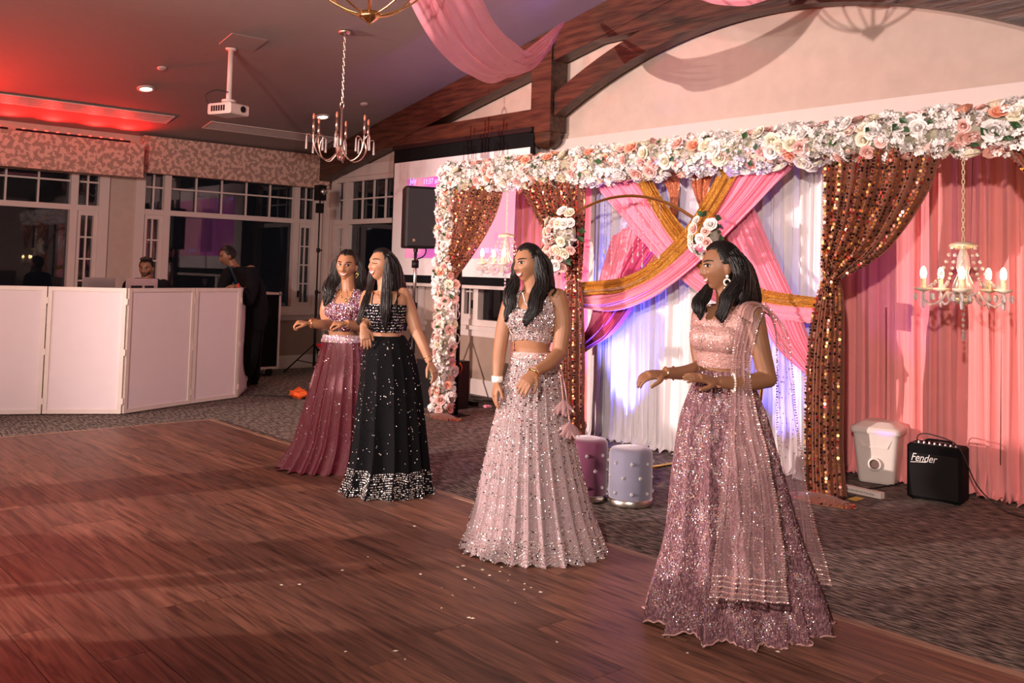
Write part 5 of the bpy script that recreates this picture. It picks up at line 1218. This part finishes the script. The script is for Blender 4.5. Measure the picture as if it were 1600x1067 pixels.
    for k in range(7):                                         # straight length down the back
        u = k/6.; L.append(([(1142+u*12, 392+u*8, D0-.05+.10*u), (1158+u*8, 415+u*6, D0-.05+.11*u), (1162+u*12, 445, D0-.05+.11*u), (1160+u*22, 472+u*2, D0-.04+.11*u), (1158+u*28, 488, D0-.03+.10*u)], [.020, .030, .032, .028, .010]))
    for k in range(5):                                         # near side over the shoulder to the chest
        u = k/4.; L.append(([(1140+u*10, 400, D0-.09), (1155, 428+u*5, D0-.11), (1148-u*4, 452, D0-.14), (1136-u*8, 476, D0-.17), (1128-u*8, 504-u*10, D0-.18)], [.014, .020, .025, .022, .006], .006))
    for k in range(5):                                         # far side in front
        u = k/4.; L.append(([(1112+u*6, 440, D0+.03), (1106-u*4, 455, D0), (1098-u*6, 470, D0-.02), (1094-u*7, 484, D0-.05), (1096-u*8+k*3, 500-u*8, D0-.06)], [.010, .018, .024, .020, .005], .006))
    strands('hair', L, p.o, seed=1, per=16, r=.003)
    earring(p, 1, 1.25, 'pearl'); bangle(p, J(1146, 598, -.215), VR, .036, 'pearl', beads=True, th=.0055); bangle(p, J(1052, 583, -.06), VR, .028, 'gold_jewel'); bangle(p, J(1040, 583, -.10), VR+.3*VA, .026, 'gold_jewel', th=.003)
    necklace(p, [(1122, 462, D0-.05), (1124, 478, D0-.10), (1127, 488, D0-.12)], 'gold_jewel', .004)
girl_shawl()

# ---------- girl in beads, laughing
def girl_beads():
    D0 = 5.10; J = lambda x, y, o_=0: at(x, y, D0+o_)
    p = Person('person', onZ(838, 862), 'smiling girl in a beaded dusty rose crop top and full skirt, second from the right')
    RH = tilt(frame(vdir(-.80, -.62, -.03)), -.05); RT_ = frame(vdir(-.50, -.86)); p.head(J(826, 412), RH, .90, sm=1)
    p.torso([(J(836, 600), .135, .105), (J(834, 565), .102, .084), (J(832, 545), .090, .074), (J(833, 522), .115, .092), (J(834, 500), .148, .115), (J(836, 478), .155, .095), (J(837, 462), .135, .068), (J(837, 456), .07, .05)], RT_)
    p.B.ball(J(833, 498)+RT_[:, 1]*.062, (.115, .062, .062), 20, 14, R=RT_)
    for c_ in (.058, -.058): p.B.ball(J(833, 498)+RT_[:, 0]*c_+RT_[:, 1]*.066, (.060, .062, .060), 16, 12, R=RT_)
    p.limb([J(831, 430), J(833, 448), J(836, 466)], [.050, .047, .055], arm=False)
    p.limb([J(871, 466, -.05), J(879, 505, -.07), J(874, 552, -.10)], [.055, .048, .040]); p.limb([J(874, 552, -.10), J(858, 568, -.20), J(836, 581, -.28)], [.040, .036, .026])
    p.hand(J(836, 581, -.28), J(817, 604, -.33)-J(836, 581, -.28), vdir(.2, .9, -.35), curl=.38, thumb=1, sc=1.0)
    p.limb([J(798, 472, .05), J(787, 510, .04), J(781, 548, .0)], [.046, .041, .037]); p.limb([J(781, 548, .0), J(779, 570, -.03), J(777, 594, -.06)], [.037, .034, .025])
    p.hand(J(777, 594, -.06), vdir(-.12, -.1, -1), vdir(.9, .3, 0), curl=.22, thumb=1, sc=1.0)
    for dx in (-.08, .08):
        q = J(836, 650)+VR*dx; p.limb([J(836, 615)+VR*dx*.7, np.array([q[0], q[1], .5]), np.array([q[0], q[1], .10])], [.09, .06, .04], arm=False)
    p.finish('skin_b'); p.face(1.25, gaze=.001)
    zt, zb, zn = J(834, 462)[2], J(834, 528)[2], J(834, 484)[2]
    p.cloth('blouse', lambda x, y, z: (z > zb-.02*(np.abs(x)/.1)) & ((z < zn) | ((z < zt+.05) & (np.abs(x) > .055+.0*z) & (np.abs(x) < .125)) | ((y < 0) & (z < zt-.02)) | ((z < zt) & (np.abs(x) > .03+(z-zn)*.6) & (np.abs(x) < .14))), 'cl_beaded', .007)
    R_ = np.random.RandomState(2); i = R_.choice(len(p.cv), 3600); discs('blouse_beads', p.cv[i]+p.cn[i]*.003, p.cn[i], .0040, [M['bead_silver'], M['bead_pink'], M['bead_black']], p.o, 3, probs=[.62, .22, .16])
    s = Skirt([(549, 803, 864), (562, 799, 869), (600, 788, 880), (650, 775, 889), (700, 763, 900), (750, 753, 912), (800, 742, 926), (835, 731, 939), (862, 722, 947)], D0, folds=27, amp=.055, dep=.85, seed=5, hem_wave=.02)
    s.build('skirt', 'cl_beaded', p.o, 300, 50)
    P_, N_, r = [], [], []
    for k in range(80):                                        # vertical rows of mirror beads, denser towards the waist
        t = FRONT[0]-.1+(FRONT[1]-FRONT[0]+.2)*k/79.
        nb = 100
        for q in range(nb):
            v = .015+.86*q/nb
            if k % 2 and v > .60 and q % 3: continue
            if v > .5 and R_.rand() < .18: continue
            a1, b1 = s.N(t, v); P_.append(a1+b1*.004); N_.append(b1); r.append(.0047*(1.12-.4*v)*(1 if k % 2 == 0 else .7))
    for v in (.60, .68, .76, .83):                              # level bands
        for k in range(150):
            t = FRONT[0]-.1+3.34*k/149.; a1, b1 = s.N(t, v+.004*math.sin(k*2.1)); P_.append(a1+b1*.004); N_.append(b1); r.append(.0042)
    for k in range(230):                                       # arched hem border
        t = FRONT[0]-.1+3.34*k/229.
        for q in range(9):
            ar = abs(math.sin(t*9)); v = .868+.015*q; dt = .012*math.sin(q*1.7)
            if R_.rand() < .97: a1, b1 = s.N(t+dt, min(.995, v+.012*ar*(1 if q < 5 else 0))); P_.append(a1+b1*.004); N_.append(b1); r.append(.0052 if (q in (0, 4, 7) or ar > .7) else .0034)
    discs('skirt_beads', P_, N_, r, [M['bead_silver'], M['bead_pink'], M['bead_black']], p.o, 6, jit=.5, probs=[.74, .18, .08])
    w_ = MB(); 
    for v0, v1 in ((-.0, .035),):
        G = [[s.P(t, v)+(s.P(t, v)-s.P(t+pi, v))/np.linalg.norm(s.P(t, v)-s.P(t+pi, v))*.005 for t in np.linspace(0, 2*pi, 80, endpoint=False)] for v in (v0, .02, v1)]
        w_.grid(G, closed=True)
    w_.build('waistband', 'cl_blush', p.o, smooth=True)
    # tassel ties at the hip
    for k, pts in enumerate([[(866, 556, -.05), (876, 590, -.10), (880, 625, -.16)], [(869, 556, -.03), (882, 600, -.10), (890, 660, -.22)]]):
        P3 = spline([J(*q) for q in pts], 12); MB().tube(P3, .004, 5).build('tie_cord', 'cl_blush', p.o, smooth=True)
        tm = MB(); e = P3[-1]
        for q in range(26): d = np.array([R_.randn()*.5, R_.randn()*.5, -1]); d /= np.linalg.norm(d); tm.tube([e, e+d*.045, e+d*.085+VR*.01*R_.randn()], [.003, .009, .004], 5)
        tm.build('tassel', 'sheer_rose', p.o)
    hair_cap(p, lambda x, y: line_f(x, y, .074, .0), p.o, 1.12, 1.18, part=.012)
    L = []
    for k in range(7):
        u = k/6.; L.append(([(836+u*6, 392+u*4, D0-.03+.10*u), (848+u*4, 412, D0-.02+.10*u), (852+u*4, 440, D0+.1*u), (854+u*4, 465, D0+.1*u), (852+u*2, 486, D0+.1*u)], [.018, .034, .038, .034, .012]))
    for k in range(5):
        u = k/4.; L.append(([(838, 398, D0-.06), (847-u*3, 430, D0-.08), (844-u*5, 460, D0-.13), (834-u*6, 485, D0-.18), (824-u*7+k, 510-u*7, D0-.20)], [.012, .026, .030, .028, .008], .012))
    for k in range(5):
        u = k/4.; L.append(([(808+u*3, 398, D0+.0), (804+u*2, 425, D0+.03), (804-u*4, 445, D0-.0), (797-u*3, 472, D0-.05), (793-u*5+k*2, 503-u*8, D0-.07)], [.008, .014, .026, .026, .007], .012))
    strands('hair', L, p.o, seed=2, per=16, r=.0034)
    earring(p, 1, 1.0, 'pearl'); bangle(p, J(834, 583, -.285), J(817, 604, -.33)-J(836, 581, -.28), .031, 'gold_jewel', th=.005)
    w = MB(); c_ = J(777, 592, -.06); w.tube([c_+[0, 0, .016], c_-[0, 0, .016]], .031, 16).build('wristwatch', 'pearl', p.o, smooth=True)
    necklace(p, [(817, 458, D0-.08), (820, 470, D0-.13), (826, 478, D0-.15), (833, 470, D0-.14), (840, 456, D0-.10)], 'bead_silver', .005)
    MB().tube(spline([J(860, 447, -.04), J(868, 452, -.12), J(862, 462, -.14)], 10), .005, 6).build('strap', 'cl_black', p.o, smooth=True)
girl_beads()

# ---------- girl in black sequins
def girl_black():
    D0 = 6.32; J = lambda x, y, o_=0: at(x, y, D0+o_)
    p = Person('person', onZ(612, 772), 'laughing girl in a black sequin bandeau top and black skirt')
    RH = tilt(frame(vdir(-.72, -.70, .14)), -.04); RT_ = frame(vdir(-.30, -.95)); p.head(J(596, 414), RH, .94, sm=1)
    p.torso([(J(608, 570), .145, .105), (J(605, 540), .120, .088), (J(601, 522), .104, .078), (J(599, 505), .130, .10), (J(600, 488), .148, .112), (J(602, 470), .158, .09), (J(603, 459), .14, .065), (J(603, 454), .07, .05)], RT_)
    p.B.ball(J(598, 489)+RT_[:, 1]*.062, (.115, .062, .062), 20, 14, R=RT_)
    for c_ in (.058, -.058): p.B.ball(J(598, 489)+RT_[:, 0]*c_+RT_[:, 1]*.066, (.060, .062, .060), 16, 12, R=RT_)
    p.limb([J(600, 430), J(601, 445), J(603, 462)], [.050, .047, .055], arm=False)
    p.limb([J(630, 461), J(641, 487, .02), J(650, 516, .0)], [.052, .047, .040]); p.limb([J(650, 516, .0), J(661, 540, -.03), J(671, 565, -.05)], [.040, .036, .026])
    p.hand(J(671, 565, -.05), J(684, 594, -.08)-J(671, 565, -.05), vdir(-.8, .5, -.2), curl=.42, thumb=-1, sc=1.02)
    p.limb([J(576, 463), J(571, 480, .06), J(573, 497, .05)], [.050, .044, .038]); p.limb([J(573, 497, .05), J(570, 504, -.06), J(568, 511, -.13)], [.038, .033, .025])
    p.hand(J(568, 511, -.13), vdir(.25, -.25, -1), vdir(-.4, .9, 0), curl=.3, thumb=1, sc=1.0)
    for dx in (-.08, .08):
        q = J(608, 620)+VR*dx; p.limb([J(607, 590)+VR*dx*.7, np.array([q[0], q[1], .5]), np.array([q[0], q[1], .10])], [.09, .06, .04], arm=False)
    ft = onZ(612, 786); q0 = np.array([J(612, 700)[0], J(612, 700)[1], .08]); p.limb([q0, q0+(ft-q0)*.5+[0, 0, .01], np.array([ft[0], ft[1], .03])], [.04, .034, .025], arm=False)
    p.finish('skin_c'); p.face(1.5, closed=True)
    zt, zb = J(600, 474)[2], J(600, 518)[2]
    p.cloth('bandeau_top', lambda x, y, z: (z > zb) & (z < zt), 'cl_black', .008)
    z = p.cv[:, 2]; row = np.abs(((z-zb)/.019) % 1-.5) < .20; i = np.where(row)[0]; R_ = np.random.RandomState(3); i = R_.choice(i, 1500); discs('top_sequins', p.cv[i]+p.cn[i]*.003, p.cn[i], .0040, [M['bead_silver'], M['bead_black'], M['bead_violet']], p.o, 3, jit=.4, probs=[.45, .45, .1])
    for a, b_ in (((622, 452, -.02), (620, 476, -.12)), ((628, 455, .0), (616, 478, -.13)), ((584, 456, -.02), (581, 476, -.10))): MB().tube([J(*a), J(a[0]*.5+b_[0]*.5, a[1]*.5+b_[1]*.5-3, (a[2]+b_[2])/2-.05), J(*b_)], .004, 5).build('strap', 'cl_black', p.o, smooth=True)
    s = Skirt([(524, 575, 632), (535, 572, 640), (560, 567, 649), (600, 563, 656), (650, 557, 661), (700, 553, 665), (740, 546, 668), (762, 537, 670), (778, 532, 671)], D0, folds=13, amp=.12, dep=.88, seed=8, hem_wave=.02)
    s.build('skirt', 'cl_black', p.o, 260, 46)
    P_, N_, r = [], [], []
    for k in range(300): t = R_.uniform(*FRONT); v = R_.uniform(.03, .78); a1, b1 = s.N(t, v); P_.append(a1+b1*.004); N_.append(b1); r.append(R_.uniform(.0032, .0055))
    for q in range(15):
        v = .805+.192*q/14
        for k in range(190):
            if R_.rand() < .78: t = FRONT[0]-.1+3.34*(k+R_.rand()*.3)/190; a1, b1 = s.N(t, min(.995, v)); P_.append(a1+b1*.004); N_.append(b1); r.append(.0050)
    discs('skirt_sequins', P_, N_, r, [M['bead_silver'], M['bead_black']], p.o, 6, jit=.45, probs=[.6, .4])
    hair_cap(p, lambda x, y: line_f(x, y, .074, .0), p.o, 1.12, 1.20, part=.0)
    L = []
    for k in range(7):
        u = k/6.; L.append(([(604+u*6, 396+u*3, D0-.03+.10*u), (614+u*3, 412, D0-.02+.10*u), (616+u*6, 435, D0+.1*u), (618+u*9, 462, D0+.02+.1*u), (622+u*10, 492, D0+.05+.1*u), (625+u*8, 516, D0+.1+.08*u)], [.020, .038, .042, .036, .028, .010]))
    for k in range(4):
        u = k/3.; L.append(([(606, 400, D0-.07), (606-u*2, 428, D0-.09), (605-u*3, 455, D0-.12), (604-u*4, 480, D0-.155), (603-u*4, 514-u*6, D0-.15)], [.010, .022, .026, .024, .008]))
    for k in range(4):
        u = k/3.; L.append(([(586+u*3, 402, D0+.05), (580+u*3, 430, D0+.04), (578-u, 452, D0-.0), (570-u*2, 478, D0-.08), (560-u*2, 508-u*4, D0-.12)], [.008, .018, .022, .020, .006]))
    strands('hair', L, p.o, seed=4, per=14, r=.0036)
    earring(p, 1, .8); necklace(p, [(590, 455, D0-.07), (592, 464, D0-.10), (596, 465, D0-.11), (601, 455, D0-.09)], 'gold_jewel', .0022); bangle(p, J(668, 558, -.045), J(684, 594, -.08)-J(671, 565, -.05), .029, 'gold_jewel', th=.0025)
girl_black()

# ---------- girl in maroon
def girl_maroon():
    D0 = 7.01; J = lambda x, y, o_=0: at(x, y, D0+o_)
    p = Person('person', onZ(512, 735), 'smiling girl in a purple sequin top and long maroon skirt with arms bent forward')
    RH = tilt(frame(vdir(-.12, -1, -.02)), .05); RT_ = frame(vdir(-.32, -.94)); p.head(J(542, 415), RH, .98, sm=1)
    p.torso([(J(535, 570), .145, .095), (J(535, 545), .125, .085), (J(536, 523), .105, .075), (J(538, 505), .13, .10), (J(540, 488), .15, .115), (J(543, 470), .16, .09), (J(545, 459), .14, .065), (J(545, 454), .07, .05)], RT_)
    p.B.ball(J(538, 489)+RT_[:, 1]*.062, (.115, .062, .062), 20, 14, R=RT_)
    for c_ in (.058, -.058): p.B.ball(J(538, 489)+RT_[:, 0]*c_+RT_[:, 1]*.066, (.060, .062, .060), 16, 12, R=RT_)
    p.limb([J(543, 428), J(544, 442), J(545, 460)], [.052, .049, .055], arm=False)
    p.limb([J(516, 464), J(509, 486, .0), J(513, 508, -.08)], [.050, .045, .040]); p.limb([J(513, 508, -.08), J(500, 507, -.20), J(484, 505, -.26)], [.040, .037, .028])
    p.hand(J(484, 505, -.26), vdir(-1, -.3, .05), vdir(.1, .2, -1), curl=.42, thumb=1, sc=1.05, fist=True)
    p.limb([J(573, 463), J(580, 486, .0), J(572, 512, -.08)], [.050, .045, .040]); p.limb([J(572, 512, -.08), J(556, 509, -.2), J(541, 505, -.28)], [.040, .036, .027])
    p.hand(J(541, 505, -.28), vdir(-1, -.2, -.05), vdir(.1, .2, -1), curl=.40, thumb=1, sc=1.05, fist=True)
    for dx in (-.08, .08):
        q = J(530, 620)+VR*dx; p.limb([J(534, 590)+VR*dx*.7, np.array([q[0], q[1], .5]), np.array([q[0], q[1], .10])], [.09, .06, .04], arm=False)
    p.finish('skin_b'); p.face(1.2, gaze=.003)
    zt, zb, zn = J(540, 458)[2], J(540, 516)[2], J(540, 474)[2]
    p.cloth('blouse', lambda x, y, z: (z > zb) & ((z < zn) | ((z < zt+.03) & (np.abs(x) > .06) & (np.abs(x) < .14)) | ((z < zt) & (np.abs(x) > .05+(z-zn)*.3) & (np.abs(x) < .15))), 'cl_maroon', .008)
    R_ = np.random.RandomState(4); i = R_.choice(len(p.cv), 2600); discs('blouse_sequins', p.cv[i]+p.cn[i]*.003, p.cn[i], .0046, [M['bead_silver'], M['bead_violet'], M['bead_pink']], p.o, 3, jit=.45, probs=[.42, .38, .2])
    s = Skirt([(523, 508, 566), (535, 504, 570), (560, 498, 574), (600, 487, 577), (650, 474, 580), (690, 462, 582), (715, 448, 582), (735, 435, 580)], D0, folds=19, amp=.10, dep=.78, seed=3, hem_wave=.012)
    s.build('skirt', 'cl_maroon', p.o, 280, 46)
    P_, N_, r = [], [], []
    for k in range(210): t = R_.uniform(*FRONT); v = R_.uniform(.05, .9); a1, b1 = s.N(t, v); P_.append(a1+b1*.004); N_.append(b1); r.append(R_.uniform(.003, .006))
    for k in range(130):
        for q in range(7): a1, b1 = s.N(FRONT[0]-.1+3.34*k/130, .004+.008*q); P_.append(a1+b1*.008); N_.append(b1); r.append(.0055)
    discs('skirt_sequins', P_, N_, r, [M['bead_silver'], M['bead_violet'], M['bead_pink']], p.o, 6, jit=.4, probs=[.5, .25, .25])
    hair_cap(p, lambda x, y: line_f(x, y, .072, .0), p.o, 1.14, 1.15, part=.0)
    L = []
    for k in range(6):
        u = k/5.; L.append(([(534-u*2, 398, D0+.03*u), (526-u*3, 415, D0+.02), (522-u*4, 438, D0-.0), (515-u*5, 455, D0-.05), (508-u*6+k*2, 478-u*8, D0-.08)], [.012, .026, .036, .034, .008], .014))
    for k in range(6):
        u = k/5.; L.append(([(552+u*3, 398, D0+.03*u), (560+u*2, 415, D0+.02), (564+u*2, 438, D0+.03), (566+u*3, 455, D0+.05), (564+u*2, 470, D0+.06)], [.012, .026, .036, .034, .010], .008))
    L.append(([(548, 430, D0+.1), (546, 450, D0+.12), (546, 475, D0+.13)], [.05, .06, .02]))
    strands('hair', L, p.o, seed=5, per=14, r=.004)
    earring(p, 1, .9); earring(p, -1, .9); necklace(p, [(532, 452, D0-.07), (534, 464, D0-.11), (540, 467, D0-.13), (548, 462, D0-.12), (553, 450, D0-.08)], 'gold_jewel', .0045)
    for e in (0, .03, .06, .09): bangle(p, J(486+e*90, 505, -.25+e*.4), VR*.9+VA*.3, .034, 'gold_jewel', th=.003)
girl_maroon()

# ---------- the two men at the booth
def jacket(p, m='suit', zlo=None):
    p.cloth('jacket', lambda x, y, z: (z > zlo) & (z < p.ztop), m, .012, arms=True)
def man_seated():
    D0 = 10.6; J = lambda x, y, o_=0: at(x, y, D0+o_)
    g0 = onZ(230, 600); b0 = J(230, 470); p = Person('person', (b0[0], b0[1], 0), 'bearded man in black seated behind the white booth and a laptop')
    RH = frame(vdir(.02, -1, -.14)); RT_ = frame(vdir(0, -1)); p.head(J(229, 419), RH, .96, sm=0, man=1)
    zz = lambda z: np.array([b0[0], b0[1], z])
    p.torso([(zz(.50), .19, .15), (zz(.75), .19, .13), (zz(.95), .20, .13), (J(230, 462), .24, .12), (J(229, 444), .215, .10), (J(229, 436), .12, .08)], RT_)
    p.limb([J(229, 430), J(229, 440), J(229, 450)], [.058, .058, .07], arm=False)
    for e in (-1, 1):
        p.limb([J(229+e*26, 447), J(229+e*33, 475, -.05), J(229+e*28, 495, -.25)], [.07, .055, .05]); p.limb([J(229+e*28, 495, -.25), J(229+e*14, 485, -.45)], [.045, .032])
        p.hand(J(229+e*14, 485, -.45), vdir(-e*.3, -1, -.1), vdir(0, 0, -1), curl=.3, thumb=-e, sc=1.1)
        p.limb([zz(.50)+VR*e*.1, zz(.50)+VR*e*.14-VA*.35, zz(.50)+VR*e*.14-VA*.38-[0, 0, .2], zz(.06)+VR*e*.14-VA*.38], [.10, .08, .065, .05], arm=False)
    zw = J(229, 483)[2]; hand_caps = [c for c in p.arm_caps if len(c[0]) == 6]
    p.finish('skin_m', .006); p.face(0, 'lip_m', brow_w=.0065)
    p.arm_caps = hand_caps; zt = J(229, 436)[2]; p.cloth('shirt', lambda x, y, z: (z > .10) & (z < zt), 'suit', .010, arms='hands')
    hair_cap(p, lambda x, y: line_f(x, y, .064, .0), p.o, 1.08, 1.08, top_add=.012)
    R_ = np.random.RandomState(1); q = MB()
    for k in range(160):
        t = R_.rand()*2*pi; f = R_.rand()*.9; c_ = p.C+p.R@(np.array([.070*math.cos(t)*f, .03+.055*math.sin(t)*f-.015, .105+.022*(1-f*f)])*p.s); q.ball(c_, (.011, .011, .012), 5, 4)
    q.build('curly_hair', 'hair', p.o, smooth=True)
    xs = np.linspace(-1, 1, 17)
    p.patch('beard', [(.056*u, -.070+.050*u*u*(1 if abs(u) > .5 else .3)) for u in xs], [(.052*u*(1-.1*abs(u)), -.106+.045*u*u) for u in xs], 'brow', .005, 6, .004)
    p.patch('moustache', [(.026*u, -.046-.004*u*u) for u in xs], [(.028*u, -.054-.006*u*u) for u in xs], 'brow', .004, 3)
    # simple stool
    MB().lathe([(.17, .40), (.18, .44), (.17, .46)], (b0[0], b0[1], 0), 20).lathe([(.02, .02), (.02, .40)], (b0[0], b0[1], 0), 10).lathe([(.19, .004), (.18, .02)], (b0[0], b0[1], 0), 20).build('stool', 'dark', label='black stool under the seated man behind the booth', cat='stool')
man_seated()
def man_leaning():
    D0 = 11.3; J = lambda x, y, o_=0: at(x, y, D0+o_)
    b0 = onZ(388, 604); p = Person('person', tuple(b0), 'man in a black suit standing and leaning over the right end of the booth')
    RH = frame(vdir(-.86, -.5, -.22)); RT_ = frame(vdir(-.80, -.6, 0)); p.head(J(356, 400), RH, 1.0, sm=0, man=1)
    p.torso([(J(395, 515, .1), .16, .12), (J(398, 490, .1), .17, .13), (J(396, 465, .08), .18, .13), (J(388, 440, .05), .20, .14), (J(378, 424, .02), .20, .11), (J(372, 416, 0), .13, .08)], RT_)
    p.limb([J(361, 409), J(366, 416), J(372, 424)], [.058, .056, .065], arm=False)
    p.limb([J(392, 424, -.10), J(394, 448, -.16), J(388, 470, -.25)], [.075, .060, .052]); p.limb([J(388, 470, -.25), J(378, 456, -.36), J(369, 446, -.42)], [.050, .042, .030])
    p.hand(J(370, 446, -.42), vdir(-1, -.3, -.15), vdir(0, .1, -1), curl=.3, thumb=1, sc=1.05)
    p.limb([J(358, 428, .12), J(350, 446, .08), J(344, 465, .0)], [.07, .058, .05]); p.limb([J(344, 465, .0), J(340, 470, -.3)], [.045, .03])
    p.hand(J(340, 470, -.3), vdir(-.3, -1, -.1), vdir(0, 0, -1), curl=.3, thumb=1, sc=1.05)
    for e, (kx, fx, fo) in ((-1, (392, 386, -.05)), (1, (398, 394, .12))):
        f_ = onZ(fx, 603); p.limb([J(396+e*3, 512, .1+e*.05), J(kx, 560, fo), np.array([f_[0], f_[1], .09])+VA*fo], [.10, .068, .048], arm=False)
        a_ = np.array([f_[0], f_[1], .05])+VA*fo; 
        MB().tube([a_+VR*.04, a_, a_-VR*.10-VA*.06-[0, 0, .012], a_-VR*.17-VA*.10-[0, 0, .018]], [.042, .045, .038, .022], 10).build('shoe', 'shoe', p.o, smooth=True)
    hand_caps = [c for c in p.arm_caps if len(c[0]) == 6]; p.finish('skin_m', .006); p.face(0, 'lip_m', brow_w=.0060); p.arm_caps = hand_caps
    zt, zh = J(372, 417)[2], J(395, 500)[2]
    p.cloth('jacket', lambda x, y, z: (z > zh-.05) & (z < zt) & ~((y > .06) & (np.abs(x) < .035) & (z > zh)), 'suit', .016, arms='hands')
    p.cloth('shirt', lambda x, y, z: (z > zh) & (z < zt+.01) & (y > .03) & (np.abs(x) < .05), 'shirt', .010)
    p.cloth('trousers', lambda x, y, z: (z > .05) & (z < zh), 'suit', .010, arms='hands')
    hair_cap(p, lambda x, y: line_f(x, y, .066, .0), p.o, 1.10, 1.10, top_add=.010)
    bangle(p, J(373, 448, -.40), VR+.3*VA, .034, 'red_plastic', 'wristband', .008)
man_leaning()
# ---------- guests watching from the left of the camera; their long shadows cross the dance floor
def guest():
    p = Person('person', (0, 0, 0), 'guest in a dark suit seated beyond the left edge of the frame, nearest the windows')
    RT_ = np.array([[-1, 0, 0], [0, 1, 0], [0, 0, 1.]]); RT_ = frame((0, 1, 0)); A_ = lambda x, y, z: np.array([x, y, z], float)
    p.head(A_(0, .02, 1.20), frame((0, 1, -.05)), 1.0, man=1)
    p.torso([(A_(0, 0, .46), .17, .13), (A_(0, 0, .62), .165, .12), (A_(0, 0, .83), .19, .13), (A_(0, 0, .98), .20, .11), (A_(0, 0, 1.05), .13, .08)], RT_)
    p.limb([A_(0, 0, 1.11), A_(0, 0, 1.05), A_(0, 0, .98)], [.055, .055, .07], arm=False)
    for e in (-1, 1):
        p.limb([A_(e*.20, 0, .98), A_(e*.25, .05, .70)], [.062, .05]); p.limb([A_(e*.25, .05, .70), A_(e*.14, .28, .62)], [.048, .034])
        p.hand(A_(e*.14, .28, .62), (-e*.2, 1, -.1), (0, 0, -1), curl=.3, thumb=-e, sc=1.0)
        p.limb([A_(e*.09, 0, .52), A_(e*.12, .42, .52), A_(e*.12, .44, .30), A_(e*.12, .42, .09)], [.10, .075, .062, .048], arm=False)
        MB().tube([A_(e*.12, .34, .045), A_(e*.12, .44, .045), A_(e*.13, .54, .035), A_(e*.13, .60, .03)], [.036, .044, .040, .022], 10).build('shoe', 'shoe', p.o, smooth=True)
    hc = [c for c in p.arm_caps if len(c[0]) == 6]; p.finish('skin_m', .008); p.face(0, 'lip_m'); p.arm_caps = hc
    p.cloth('suit', lambda x, y, z: (z > .06) & (z < 1.06), 'suit', .012, arms='hands')
    hair_cap(p, lambda x, y: line_f(x, y, .066, .0), p.o, 1.09, 1.1)
    return p.o
g0 = guest()
def chair0():
    o = thing('banquet_chair', (0, 0, 0), 'banquet chair', 'chair')
    MB().box((-.22, -.20, .40), (.22, .22, .44)).build('seat', 'velvet_grey', o); MB().box((-.21, -.24, .50), (.21, -.205, .90)).build('backrest', 'velvet_grey', o)
    for x in (-.2, .2):
        MB().box((x-.012, .18, .0), (x+.012, .205, .40)).build('leg', 'metal', o); MB().box((x-.012, -.23, .0), (x+.012, -.205, .88)).build('leg', 'metal', o)
    return o
c0 = chair0()
def dup(src, lab):
    r = src.copy(); COL.objects.link(r); r['label'] = lab
    for ch in list(src.children): c = ch.copy(); COL.objects.link(c); c.parent = r
    return r
SPOTS = [(-6.93, .05, -.3, None), (-6.05, -1.2, 1.0, 'guest in a dark suit turned sideways outside the left of the frame'), (-5.15, -1.6, -.1, 'guest in a dark suit beyond the lower left corner of the frame'),
         (-3.3, -1.2, .1, 'guest in a dark suit just left of the camera'), (-5.2, -3.1, .2, 'guest in a dark suit at the back of the onlookers')]
for k, (x, y, rz, lab) in enumerate(SPOTS):
    r = g0 if not k else dup(g0, lab)
    q = c0 if not k else dup(c0, '')
    q['label'] = 'chair under the '+(lab or r['label']).replace(' in a dark suit', '').replace('seated ', '')
    r['group'] = 'guests beyond the frame'; q['group'] = 'chairs of the guests beyond the frame'
    for w_ in (r, q): w_.location = (x, y, 0); w_.rotation_euler = (0, 0, rz)
